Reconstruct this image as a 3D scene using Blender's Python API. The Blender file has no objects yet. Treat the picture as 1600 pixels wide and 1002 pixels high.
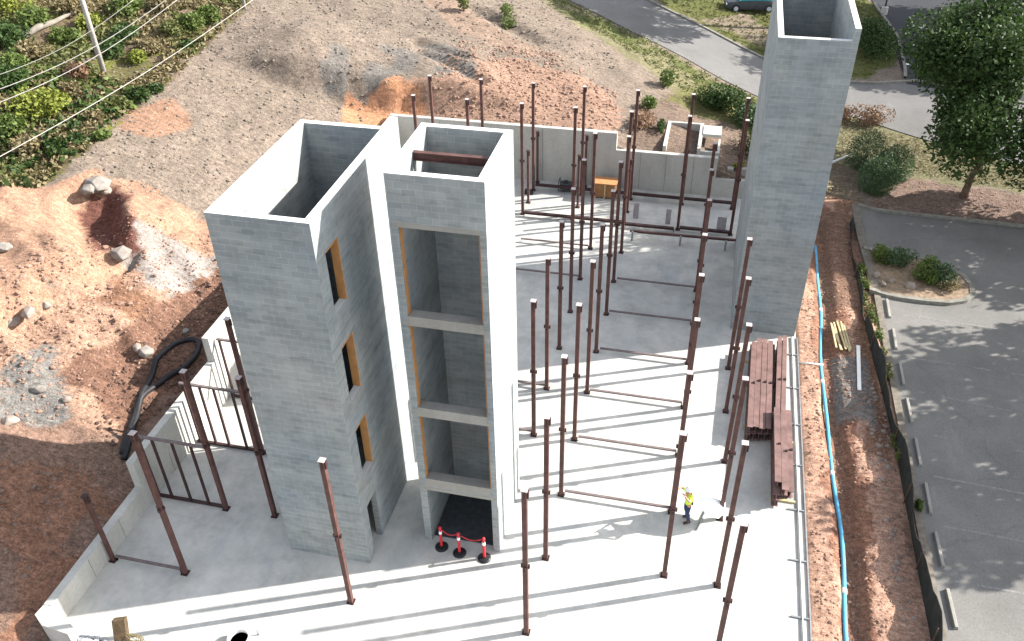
import bpy, bmesh, math, random
import numpy as np
from mathutils import Vector, Matrix
PI = math.pi
rng = random.Random(11)
nrs = np.random.RandomState(5)
scene = bpy.context.scene
COL = scene.collection

# ------------------------------------------------------------------ camera (metres; slab top is z = 0)
F_PX = 1359.975
CAM = np.array([[0.9736552837, 0.2273514188, -0.0175134476],
                [0.1213782717, -0.5817678074, -0.8042471843],
                [-0.1930354984, 0.7809337684, -0.5940368219]])
CAM_H = 25.0
SUN_AZ, SUN_EL = math.radians(23.0), math.radians(28.9)

cd = bpy.data.cameras.new('camera')
cam = bpy.data.objects.new('camera', cd); COL.objects.link(cam)
r_, d_, f_ = CAM
cam.matrix_world = Matrix(((r_[0], -d_[0], -f_[0], 0), (r_[1], -d_[1], -f_[1], 0), (r_[2], -d_[2], -f_[2], CAM_H), (0, 0, 0, 1)))
cd.sensor_width = 36; cd.lens = F_PX / 1600 * 36
cd.clip_start = .1; cd.clip_end = 1000
scene.camera = cam

def on_plane(px, py, z=0.0):
    """the survey: a point of the site plan from its bearing, at height z"""
    d = CAM.T @ np.array([(px - 800) / F_PX, (py - 501) / F_PX, 1.0])
    t = (z - CAM_H) / d[2]
    return np.array([t * d[0], t * d[1], z])

# ------------------------------------------------------------------ value noise (numpy)
_tab = nrs.rand(256, 256)
def vnoise(x, y, s=1.0, o=0):
    x = np.asarray(x, float) / s + 37.3 + o * 13.7; y = np.asarray(y, float) / s + 71.9 + o * 7.1
    xi = np.floor(x).astype(int); yi = np.floor(y).astype(int)
    fx = x - xi; fy = y - yi
    fx = fx * fx * (3 - 2 * fx); fy = fy * fy * (3 - 2 * fy)
    a = _tab[xi & 255, yi & 255]; b = _tab[(xi + 1) & 255, yi & 255]
    c = _tab[xi & 255, (yi + 1) & 255]; d = _tab[(xi + 1) & 255, (yi + 1) & 255]
    return (a * (1 - fx) + b * fx) * (1 - fy) + (c * (1 - fx) + d * fx) * fy * 1.0
def fbm(x, y, s=1.0, n=4, o=0):
    v = 0; a = .5
    for i in range(n):
        v = v + a * (vnoise(x, y, s / 2 ** i, o + i) - .5); a *= .5
    return v
def smooth(a, b, x):
    t = np.clip((np.asarray(x, float) - a) / (b - a), 0, 1)
    return t * t * (3 - 2 * t)

# ------------------------------------------------------------------ terrain height
CP = np.array([
 (6,10,-.3),(6,20,-.3),(6,30,-.3),(6,40,-.25),(6,46,-.15),(9,15,-.3),(9,30,-.3),(9,44,-.25),(14,10,-.3),(14,25,-.3),(14,40,-.3),(25,15,-.3),(25,35,-.3),(40,10,-.3),(40,40,-.3),
 (14,47,-.3),(25,47,-.3),(8,52,.2),(12,58,.35),(18,54,0),(10,66,.7),(4,60,.9),(4,70,1.1),(14,70,.7),(20,66,.4),(20,80,.8),(0,80,2),(12,88,1.2),(-10,84,3.6),(30,60,0),(30,100,1.2),(-22,84,5.6),(-5,74,2.6),(-12,74,3.8),
 (-18.5,48.3,3.2),(-14,48.3,3.2),(-10,48.3,3.2),(-6,48.3,3.1),(-4,48.3,2.2),(0,48.3,2.0),(3,48.5,1.0),(5,47.5,.2),(1,55,1.5),(4,54,.9),(-6,56,3.4),(-12,52,4.2),(-16,56,5.6),(-20,62,6.8),(-10,62,4.6),(-14,70,5),(-4,64,2.9),
 (-21,19.5,.9),(-21,24,1),(-21,30,1.1),(-21,36,1.8),(-21,42,2.6),(-21.5,47,3.3),(-24.5,19,1.9),(-24,24,1.6),(-24,32,2.4),(-28,20,3.2),(-28.5,28,4),(-28,38,5.2),(-34,22,4.4),(-36,30,5.6),(-36,40,7.2),(-45,30,7),(-45,45,9),(-60,60,11),(-42,58,9.2),(-30,60,8.2),(-26,50,6.6),(-30,74,7.6),(-50,84,10),(-80,90,14),
 (-20.5,14,.75),(-22.5,11,.8),(-30,12,2.4),(-22,5,.2),(-40,10,4),(-60,30,8.5),(-75,40,11),(-12,3,-.4),(5,3,-.4)])
_n = len(CP)
_K = np.hypot(CP[:, None, 0] - CP[None, :, 0], CP[:, None, 1] - CP[None, :, 1])
_A = np.zeros((_n + 3, _n + 3)); _A[:_n, :_n] = _K + np.eye(_n) * -.4; _A[:_n, _n] = 1; _A[:_n, _n + 1:] = CP[:, :2]; _A[_n, :_n] = 1; _A[_n + 1:, :_n] = CP[:, :2].T
_W = np.linalg.solve(_A, np.concatenate([CP[:, 2], [0, 0, 0]]))
def z_base(x, y):
    x = np.asarray(x, float); y = np.asarray(y, float)
    v = _W[_n] + _W[_n + 1] * x + _W[_n + 2] * y
    for i in range(_n):
        v = v + _W[i] * np.hypot(x - CP[i, 0], y - CP[i, 1])
    return v
# how rough the soil is (0 where it is paved or lawn)
def flat_mask(x, y):
    lot = smooth(9.2, 8.6, x) 
    return lot
def seg_dist(x, y, a, b):
    ax, ay = a; bx, by = b
    t = np.clip(((x - ax) * (bx - ax) + (y - ay) * (by - ay)) / ((bx - ax) ** 2 + (by - ay) ** 2), 0, 1)
    return np.hypot(x - ax - t * (bx - ax), y - ay - t * (by - ay)), t
ROAD_LO = [(-31, 88), (-21, 78.5), (-17.2, 72.5), (-11.5, 68.8), (-6, 65.6), (-1, 62.6), (2.9, 60.4), (6.5, 59.6), (9.4, 59.8), (12.5, 58.0), (18, 55.5), (26, 53.6), (45, 52)]
ROAD_HI = [(-22, 96), (-14, 86), (-10.2, 79.6), (-6, 75.6), (-1, 71.6), (3.8, 67.6), (8, 65.2), (11.5, 65.8), (14.5, 67), (20, 65), (30, 62), (46, 60)]
def z_ground(x, y):
    x = np.asarray(x, float); y = np.asarray(y, float)
    z = z_base(x, y)
    left = smooth(-19.3, -21.5, x)
    back = smooth(48.2, 50.5, y) * smooth(6, 3, x) * smooth(66, 58, y + x * .45)
    hill = np.maximum(left, back)
    road = (y > 58.5 - .0 * x) & (x > -2)
    rough = hill * (1 - smooth(0, 5, y - (62 - .62 * x)) * .85)
    z = z + rough * (fbm(x, y, 5.0, 5) * .9 + (fbm(x * 1.0, y * 1.0, 1.4, 3, 9)) * .25)
    # rock terrace with a steep broken edge on the cut bank
    d, t = seg_dist(x, y, (-29.4, 18.6), (-25.9, 30.2))
    side = ((x + 29.4) * 11.6 - (y - 18.6) * 3.5) / 12.1 + fbm(x, y, 2.5, 3, 14) * 1.2          # > 0 on the downhill side
    z = z + smooth(.15, -.25, side) * smooth(4.5, .8, d) * .85 - smooth(1.6, .2, np.abs(side - .5)) * .25 * smooth(3, .8, d)
    # the orange cut face behind the corner of the back wall
    cd_, ct = seg_dist(x, y, (-22.4, 47.9), (-17.9, 48.9))
    s2 = (-(x + 22.4) * 1.0 + (y - 47.9) * 4.5) / 4.6 + fbm(x, y, 1.2, 3, 17) * .8
    bank = smooth(-20.2, -22.5, x) * smooth(-44, -34, x) * smooth(36, 31, y) * smooth(8, 14, y)
    u_ = (x * .85 - y * .52); w_ = (x * .52 + y * .85)
    z = z + bank * ((.5 - np.abs(vnoise(u_, w_ * 2.2, 3.2, 80) - .5) * 2) * .45 + (.5 - np.abs(vnoise(u_, w_ * 2.4, 1.1, 81) - .5) * 2) * .18)
    z = z + smooth(-.7, .5, s2) * smooth(8.0, 1.2, cd_) * 1.5
    d3, t3 = seg_dist(x, y, (-18.9, 53.0), (-14.4, 50.9)); z = z - .5 * smooth(.8, .1, d3)
    d3, t3 = seg_dist(x, y, (-19.5, 54.2), (-16.0, 53.2)); z = z - .4 * smooth(.7, .1, d3)
    d4, t4 = seg_dist(x, y, (-17.5, 61), (-12.5, 58.5)); z = z - .4 * smooth(1.0, .1, d4)
    d5, t5 = seg_dist(x, y, (-29.3, 32.2), (-27.2, 29.6)); z = z - 1.2 * smooth(1.8, .5, d5)
    # utility trench and spoil along the slab
    strip = smooth(5.2, 5.6, x) * smooth(9.2, 8.6, x) * smooth(50, 47, y)
    z = z + strip * (fbm(x, y, 1.6, 5, 3) * .30 + .05)
    tx = 6.62 + .1 * np.sin(y * .35)
    z = z - strip * .38 * smooth(.55, .15, np.abs(x - tx)) * (.6 + .4 * vnoise(x, y, 2.2, 4))
    z = z + strip * .16 * smooth(.8, .2, np.abs(x - 7.75)) * vnoise(x, y, 1.5, 6)
    z = z - smooth(9.2, 9.5, x) * smooth(49, 47.4, y) * (z + .38)       # under the parking lot
    return z
def in_pit(x, y):
    return (x > -19.07) & (x < 5.17) & (y < 47.57) & (y > 13.15 - .13 * (x + 19.0))
def ground_z(x, y):
    return float(z_ground(np.array([x]), np.array([y]))[0])
def site(px, py):
    """walk a bearing down to the terrain"""
    z = 2.0
    for _ in range(16):
        p = on_plane(px, py, z); z = .5 * z + .5 * ground_z(p[0], p[1])
    p = on_plane(px, py, z)
    return (float(p[0]), float(p[1]), z)

# ------------------------------------------------------------------ object helpers
def tag(o, label=None, cat=None, group=None, kind=None):
    if label: o['label'] = label
    if cat: o['category'] = cat
    if group: o['group'] = group
    if kind: o['kind'] = kind
    return o
def empty(name, loc, label=None, cat=None, group=None, rz=0):
    o = bpy.data.objects.new(name, None); COL.objects.link(o)
    o.location = loc; o.rotation_euler = (0, 0, rz); o.empty_display_size = .3
    return tag(o, label, cat, group)
def copy_tree(o, parent=None):
    c = o.copy(); COL.objects.link(c); c.parent = parent
    for ch in [k for k in bpy.data.objects if k.parent is o]:
        copy_tree(ch, c)
    return c
class MB:
    def __init__(s): s.v = []; s.f = []; s.c = []
    def quad(s, *p):
        n = len(s.v); s.v += [tuple(map(float, q)) for q in p]; s.f.append(tuple(range(n, n + len(p)))); return s
    def box(s, x0, x1, y0, y1, z0, z1):
        n = len(s.v)
        s.v += [(x, y, z) for z in (z0, z1) for y in (y0, y1) for x in (x0, x1)]
        for q in ((0, 2, 3, 1), (4, 5, 7, 6), (0, 1, 5, 4), (2, 6, 7, 3), (0, 4, 6, 2), (1, 3, 7, 5)):
            s.f.append(tuple(n + i for i in q))
        return s
    def bar(s, a, b, w, h, up=(0, 0, 1)):
        a = Vector(a); b = Vector(b); d = (b - a).normalized(); u = Vector(up)
        if abs(d.dot(u)) > .98: u = Vector((0, 1, 0))
        sd = d.cross(u).normalized(); u = sd.cross(d).normalized()
        n = len(s.v)
        for p in (a, b):
            for i, j in ((-1, -1), (1, -1), (1, 1), (-1, 1)):
                s.v.append(tuple(p + sd * i * w / 2 + u * j * h / 2))
        s.f += [(n, n+1, n+2, n+3), (n+7, n+6, n+5, n+4), (n, n+4, n+5, n+1), (n+1, n+5, n+6, n+2), (n+2, n+6, n+7, n+3), (n+3, n+7, n+4, n)]
        return s
    def tube(s, pts, r, n=8, cap=True):
        pts = [Vector(p) for p in pts]; rs = r if hasattr(r, '__len__') else [r] * len(pts)
        base = len(s.v); prev = None
        for i, p in enumerate(pts):
            d = (pts[min(i + 1, len(pts) - 1)] - pts[max(i - 1, 0)]).normalized()
            if prev is None:
                prev = d.orthogonal().normalized()
            u = (prev - d * prev.dot(d)); u = u.normalized() if u.length > 1e-6 else d.orthogonal().normalized()
            prev = u; w = d.cross(u)
            for k in range(n):
                a = 2 * PI * k / n
                s.v.append(tuple(p + (u * math.cos(a) + w * math.sin(a)) * rs[i]))
        for i in range(len(pts) - 1):
            for k in range(n):
                a = base + i * n + k; b = base + i * n + (k + 1) % n
                s.f.append((a, b, b + n, a + n))
        if cap:
            s.f.append(tuple(base + k for k in range(n))[::-1]); s.f.append(tuple(base + (len(pts) - 1) * n + k for k in range(n)))
        return s
    def prism(s, poly, z0, z1):
        n = len(s.v); m = len(poly)
        s.v += [(p[0], p[1], z0) for p in poly] + [(p[0], p[1], z1) for p in poly]
        s.f.append(tuple(range(n, n + m))[::-1]); s.f.append(tuple(range(n + m, n + 2 * m)))
        for i in range(m):
            j = (i + 1) % m; s.f.append((n + i, n + j, n + m + j, n + m + i))
        return s
    def lathe(s, prof, c=(0, 0, 0), n=14):
        b = len(s.v)
        for r, z in prof:
            for k in range(n):
                a = 2 * PI * k / n; s.v.append((c[0] + r * math.cos(a), c[1] + r * math.sin(a), c[2] + z))
        for i in range(len(prof) - 1):
            for k in range(n):
                a = b + i * n + k; e = b + i * n + (k + 1) % n; s.f.append((a, e, e + n, a + n))
        s.f.append(tuple(b + (len(prof) - 1) * n + k for k in range(n)))
        return s
    def rock(s, c, r, sq=.7, seed=0):
        g = random.Random(seed); phi = (1 + 5 ** .5) / 2
        V = [Vector(v).normalized() for v in ((-1,phi,0),(1,phi,0),(-1,-phi,0),(1,-phi,0),(0,-1,phi),(0,1,phi),(0,-1,-phi),(0,1,-phi),(phi,0,-1),(phi,0,1),(-phi,0,-1),(-phi,0,1))]
        Fc = [(0,11,5),(0,5,1),(0,1,7),(0,7,10),(0,10,11),(1,5,9),(5,11,4),(11,10,2),(10,7,6),(7,1,8),(3,9,4),(3,4,2),(3,2,6),(3,6,8),(3,8,9),(4,9,5),(2,4,11),(6,2,10),(8,6,7),(9,8,1)]
        n = len(s.v); ax = g.uniform(.7, 1.3); ay = g.uniform(.7, 1.2); az = g.random() * PI
        for v in V:
            k = r * g.uniform(.72, 1.2); x = v.x * k * ax; y = v.y * k * ay
            s.v.append((c[0] + x * math.cos(az) - y * math.sin(az), c[1] + x * math.sin(az) + y * math.cos(az), c[2] + v.z * k * sq))
        s.f += [tuple(n + i for i in t) for t in Fc]
        return s
    def build(s, name, mat, parent=None, smooth=False, loc=None, bevel=0):
        me = bpy.data.meshes.new(name); me.from_pydata(s.v, [], s.f); me.update()
        o = bpy.data.objects.new(name, me); COL.objects.link(o)
        for m in (mat if isinstance(mat, list) else [mat]): me.materials.append(m)
        if smooth: me.polygons.foreach_set('use_smooth', [True] * len(me.polygons))
        if parent is not None: o.parent = parent
        if loc: o.location = loc
        if bevel:
            b = o.modifiers.new('bevel', 'BEVEL'); b.width = bevel; b.segments = 2; b.limit_method = 'ANGLE'
        return o
def grid_wall(us, zs, w0, w1, axis, solid):
    """a wall as one closed skin: us/zs cut positions, solid(u, z) tells filled cells; axis 'x' = runs along x"""
    m = MB(); us = sorted(set(us)); zs = sorted(set(zs))
    S = {(i, j): solid((us[i] + us[i+1]) / 2, (zs[j] + zs[j+1]) / 2) for i in range(len(us)-1) for j in range(len(zs)-1)}
    P = (lambda u, w, z: (u, w, z)) if axis == 'x' else (lambda u, w, z: (w, u, z))
    for (i, j), s in S.items():
        if not s: continue
        a, b, c, d = us[i], us[i+1], zs[j], zs[j+1]
        m.quad(P(a, w0, c), P(b, w0, c), P(b, w0, d), P(a, w0, d)); m.quad(P(b, w1, c), P(a, w1, c), P(a, w1, d), P(b, w1, d))
        if not S.get((i-1, j)): m.quad(P(a, w1, c), P(a, w0, c), P(a, w0, d), P(a, w1, d))
        if not S.get((i+1, j)): m.quad(P(b, w0, c), P(b, w1, c), P(b, w1, d), P(b, w0, d))
        if not S.get((i, j-1)): m.quad(P(a, w0, c), P(a, w1, c), P(b, w1, c), P(b, w0, c))
        if not S.get((i, j+1)): m.quad(P(a, w0, d), P(b, w0, d), P(b, w1, d), P(a, w1, d))
    return m

# ------------------------------------------------------------------ materials
def new_mat(name):
    m = bpy.data.materials.new(name); m.use_nodes = True; nt = m.node_tree
    b = nt.nodes['Principled BSDF']; b.inputs['Roughness'].default_value = .85
    b.inputs['Specular IOR Level'].default_value = .25
    return m, nt, b
def N(nt, t, **kw):
    n = nt.nodes.new(t)
    for k, v in kw.items():
        if k in n.inputs: n.inputs[k].default_value = v
        else: setattr(n, k, v)
    return n
def pos(nt): return N(nt, 'ShaderNodeNewGeometry').outputs['Position']
def noise(nt, vec, scale, detail=4, rough=.6, stretch=None):
    if stretch:
        mp = N(nt, 'ShaderNodeMapping'); mp.inputs['Scale'].default_value = stretch; nt.links.new(vec, mp.inputs['Vector']); vec = mp.outputs[0]
    n = N(nt, 'ShaderNodeTexNoise', Scale=scale, Detail=detail, Roughness=rough); nt.links.new(vec, n.inputs['Vector'])
    return n.outputs['Fac']
def ramp(nt, fac, stops):
    r = N(nt, 'ShaderNodeValToRGB'); e = r.color_ramp.elements
    while len(e) < len(stops): e.new(.5)
    for i, (p, c) in enumerate(stops):
        e[i].position = p; e[i].color = (*c, 1) if hasattr(c, '__len__') else (c, c, c, 1)
    nt.links.new(fac, r.inputs['Fac']); return r.outputs['Color']
def mix(nt, fac, a, b, mode='MIX'):
    m = N(nt, 'ShaderNodeMix', data_type='RGBA', blend_type=mode)
    for s, v in ((0, fac), (6, a), (7, b)):
        if isinstance(v, (int, float)): m.inputs[s].default_value = v
        elif isinstance(v, tuple): m.inputs[s].default_value = (*v, 1)
        else: nt.links.new(v, m.inputs[s])
    return m.outputs[2]
def bump(nt, b, h, strength=.4, dist=.02):
    n = N(nt, 'ShaderNodeBump', Strength=strength, Distance=dist); nt.links.new(h, n.inputs['Height']); nt.links.new(n.outputs[0], b.inputs['Normal'])
def simple(name, c, rough=.8, var=.25, scale=6, c2=None, metal=0, bstr=.2):
    m, nt, b = new_mat(name); p = pos(nt)
    n = noise(nt, p, scale, 5); lo = tuple(k * (1 - var) for k in c); hi = tuple(min(1, k * (1 + var)) for k in c)
    col = ramp(nt, n, [(.3, lo), (.7, c2 or hi)])
    nt.links.new(col, b.inputs['Base Color']); b.inputs['Roughness'].default_value = rough; b.inputs['Metallic'].default_value = metal
    if bstr: bump(nt, b, noise(nt, p, scale * 6, 3), bstr, .01)
    return m

def mat_block():
    m, nt, b = new_mat('grey concrete block')
    g = N(nt, 'ShaderNodeNewGeometry'); sp = N(nt, 'ShaderNodeSeparateXYZ'); nt.links.new(g.outputs['Position'], sp.inputs[0])
    sn = N(nt, 'ShaderNodeSeparateXYZ'); nt.links.new(g.outputs['True Normal'], sn.inputs[0])
    ab = N(nt, 'ShaderNodeMath', operation='ABSOLUTE'); nt.links.new(sn.outputs[0], ab.inputs[0])
    gt = N(nt, 'ShaderNodeMath', operation='GREATER_THAN'); nt.links.new(ab.outputs[0], gt.inputs[0]); gt.inputs[1].default_value = .5
    mx = N(nt, 'ShaderNodeMix', data_type='FLOAT'); nt.links.new(gt.outputs[0], mx.inputs[0]); nt.links.new(sp.outputs[0], mx.inputs[2]); nt.links.new(sp.outputs[1], mx.inputs[3])
    cb = N(nt, 'ShaderNodeCombineXYZ'); nt.links.new(mx.outputs[0], cb.inputs[0]); nt.links.new(sp.outputs[2], cb.inputs[1])
    br = N(nt, 'ShaderNodeTexBrick', offset=.5, Scale=1.0); br.inputs['Brick Width'].default_value = .406; br.inputs['Row Height'].default_value = .203
    br.inputs['Mortar Size'].default_value = .011; br.inputs['Mortar Smooth'].default_value = .2; br.inputs['Bias'].default_value = 0
    br.inputs['Color1'].default_value = (.215, .234, .240, 1); br.inputs['Color2'].default_value = (.262, .277, .279, 1); br.inputs['Mortar'].default_value = (.30, .31, .306, 1)
    nt.links.new(cb.outputs[0], br.inputs['Vector'])
    n1 = noise(nt, cb.outputs[0], 1.0, 5, .6, (.35, 1.6, 1)); n2 = noise(nt, cb.outputs[0], .22, 4, .6)
    n3 = noise(nt, cb.outputs[0], 3.2, 5, .7, (.3, 2.6, 1)); n5 = noise(nt, cb.outputs[0], 1.2, 6, .75, (1.6, .22, 1)); n6 = noise(nt, cb.outputs[0], 2.0, 4, .6, (.5, 2.4, 1))
    c = mix(nt, .75, br.outputs['Color'], ramp(nt, n1, [(.3, .78), (.52, 1.0), (.72, 1.14)]), 'MULTIPLY')
    c = mix(nt, .7, c, ramp(nt, n2, [(.34, (.80, .88, .94)), (.66, (1.16, 1.11, 1.04))]), 'MULTIPLY')
    c = mix(nt, .6, c, ramp(nt, n5, [(.34, .84), (.5, 1.0), (.68, 1.12)]), 'MULTIPLY')
    c = mix(nt, .8, c, ramp(nt, n6, [(.36, .80), (.46, 1.0), (.64, 1.0), (.72, 1.15)]), 'MULTIPLY')
    c = mix(nt, ramp(nt, n3, [(.60, 0.0), (.80, .35)]), c, (.34, .35, .345))
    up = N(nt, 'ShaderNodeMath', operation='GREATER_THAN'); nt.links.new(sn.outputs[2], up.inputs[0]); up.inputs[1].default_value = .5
    c = mix(nt, up.outputs[0], c, (.60, .60, .58))  # upward faces paler: white grout, plus sunlit brightness put into the colour
    nt.links.new(c, b.inputs['Base Color']); b.inputs['Roughness'].default_value = .95
    bump(nt, b, noise(nt, g.outputs['Position'], 30, 3), .25, .01)
    return m
def mat_slab():
    m, nt, b = new_mat('new slab concrete'); p = pos(nt)
    n1 = noise(nt, p, .16, 6, .62); n2 = noise(nt, p, 1.1, 6, .68); n3 = noise(nt, p, .5, 6, .75, (1, .35, 1))
    c = ramp(nt, n1, [(.32, (.37, .368, .348)), (.5, (.475, .463, .428)), (.68, (.54, .52, .47))])
    c = mix(nt, .8, c, ramp(nt, n2, [(.3, .74), (.6, 1.05)]), 'MULTIPLY')
    c = mix(nt, ramp(nt, n3, [(.50, 0.0), (.66, .75)]), c, (.34, .355, .35))
    n7 = noise(nt, p, .45, 7, .8)
    c = mix(nt, .7, c, ramp(nt, n7, [(.36, .78), (.5, 1.0), (.7, 1.06)]), 'MULTIPLY')
    # power-trowel swirls
    v = N(nt, 'ShaderNodeTexVoronoi', Scale=.55, feature='SMOOTH_F1'); nt.links.new(p, v.inputs['Vector'])
    w = N(nt, 'ShaderNodeMath', operation='SINE'); mu = N(nt, 'ShaderNodeMath', operation='MULTIPLY'); nt.links.new(v.outputs['Distance'], mu.inputs[0]); mu.inputs[1].default_value = 26; nt.links.new(mu.outputs[0], w.inputs[0])
    c = mix(nt, .22, c, ramp(nt, w.outputs[0], [(.0, .9), (1, 1.04)]), 'MULTIPLY')
    nt.links.new(c, b.inputs['Base Color']); b.inputs['Roughness'].default_value = .75
    bump(nt, b, noise(nt, p, 18, 4), .12, .01)
    return m
def mat_cast(name, c, panel=True):
    m, nt, b = new_mat(name); p = pos(nt)
    n1 = noise(nt, p, .8, 5, .6, (1, 1, .35)); n2 = noise(nt, p, 7, 5)
    col = ramp(nt, n1, [(.3, tuple(k * .8 for k in c)), (.7, tuple(k * 1.1 for k in c))])
    col = mix(nt, .6, col, ramp(nt, n2, [(.3, .85), (.7, 1.1)]), 'MULTIPLY')
    nt.links.new(col, b.inputs['Base Color']); b.inputs['Roughness'].default_value = .9
    return m
def mat_terrain():
    m, nt, b = new_mat('soil'); p = pos(nt)
    a = N(nt, 'ShaderNodeAttribute', attribute_name='soil')
    col = a.outputs['Color']; 
    s = N(nt, 'ShaderNodeSeparateColor'); b2 = N(nt, 'ShaderNodeAttribute', attribute_name='grain'); nt.links.new(b2.outputs['Color'], s.inputs[0])
    n1 = noise(nt, p, 5.5, 8, .72); n2 = noise(nt, p, 1.0, 7, .7); n3 = noise(nt, p, 17, 4, .75)
    rt = N(nt, 'ShaderNodeMapping'); rt.inputs['Rotation'].default_value = (0, 0, math.radians(38)); rt.inputs['Scale'].default_value = (.35, 1.4, 1); nt.links.new(p, rt.inputs['Vector'])
    n4 = noise(nt, rt.outputs[0], 4.2, 8, .8)
    g1 = mix(nt, 1.0, ramp(nt, n1, [(.33, .6), (.5, 1.0), (.66, 1.4)]), ramp(nt, n3, [(.35, .62), (.5, 1), (.66, 1.42)]), 'MULTIPLY')
    col1 = mix(nt, s.outputs[0], col, mix(nt, 1.0, col, g1, 'MULTIPLY'))
    col1 = mix(nt, .9, col1, ramp(nt, n4, [(.36, .62), (.5, 1.0), (.64, 1.32)]), 'MULTIPLY')
    col1 = mix(nt, .55, col1, ramp(nt, n2, [(.3, .75), (.7, 1.25)]), 'MULTIPLY')
    nt.links.new(col1, b.inputs['Base Color']); b.inputs['Roughness'].default_value = .97; b.inputs['Specular IOR Level'].default_value = .1
    h = mix(nt, .5, n1, n4)
    bump(nt, b, h, .8, .12)
    return m
def mat_asphalt(name, c):
    m, nt, b = new_mat(name); p = pos(nt)
    n1 = noise(nt, p, .25, 6, .7); n2 = noise(nt, p, 14, 4); n3 = noise(nt, p, .8, 6, .75, (1, .25, 1))
    col = ramp(nt, n1, [(.3, tuple(k * .8 for k in c)), (.7, tuple(k * 1.2 for k in c))])
    col = mix(nt, .6, col, ramp(nt, n2, [(.3, .75), (.7, 1.25)]), 'MULTIPLY')
    col = mix(nt, ramp(nt, n3, [(.58, 0.0), (.72, .5)]), col, tuple(k * 1.5 for k in c))
    # sealed cracks
    v = N(nt, 'ShaderNodeTexVoronoi', Scale=.16, feature='DISTANCE_TO_EDGE'); w = N(nt, 'ShaderNodeMix', data_type='VECTOR')
    nz = N(nt, 'ShaderNodeTexNoise', Scale=1.2, Detail=5); nt.links.new(p, nz.inputs['Vector']); w.inputs[0].default_value = .35
    nt.links.new(p, w.inputs[4]); nt.links.new(nz.outputs['Color'], w.inputs[5]); nt.links.new(w.outputs[1], v.inputs['Vector'])
    col = mix(nt, ramp(nt, v.outputs['Distance'], [(.0, .22), (.0025, 0.0)]), col, tuple(k * .35 for k in c))
    nt.links.new(col, b.inputs['Base Color']); b.inputs['Roughness'].default_value = .9
    bump(nt, b, n2, .3, .01)
    return m
def mat_leaf(name, c1, c2):
    m, nt, b = new_mat(name); p = pos(nt)
    n = noise(nt, p, 2.2, 3); oi = N(nt, 'ShaderNodeTexWhiteNoise', noise_dimensions='3D')
    mp = N(nt, 'ShaderNodeVectorMath', operation='SNAP'); mp.inputs[1].default_value = (.23, .23, .23); nt.links.new(p, mp.inputs[0]); nt.links.new(mp.outputs[0], oi.inputs['Vector'])
    c = mix(nt, .5, ramp(nt, n, [(.3, c1), (.7, c2)]), ramp(nt, oi.outputs['Value'], [(0, c1), (1, c2)]))
    nt.links.new(c, b.inputs['Base Color']); b.inputs['Roughness'].default_value = .6
    tr = N(nt, 'ShaderNodeBsdfTranslucent'); nt.links.new(c, tr.inputs['Color']); ms = N(nt, 'ShaderNodeMixShader'); ms.inputs[0].default_value = .28
    nt.links.new(b.outputs[0], ms.inputs[1]); nt.links.new(tr.outputs[0], ms.inputs[2]); nt.links.new(ms.outputs[0], nt.nodes['Material Output'].inputs['Surface'])
    return m
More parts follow.
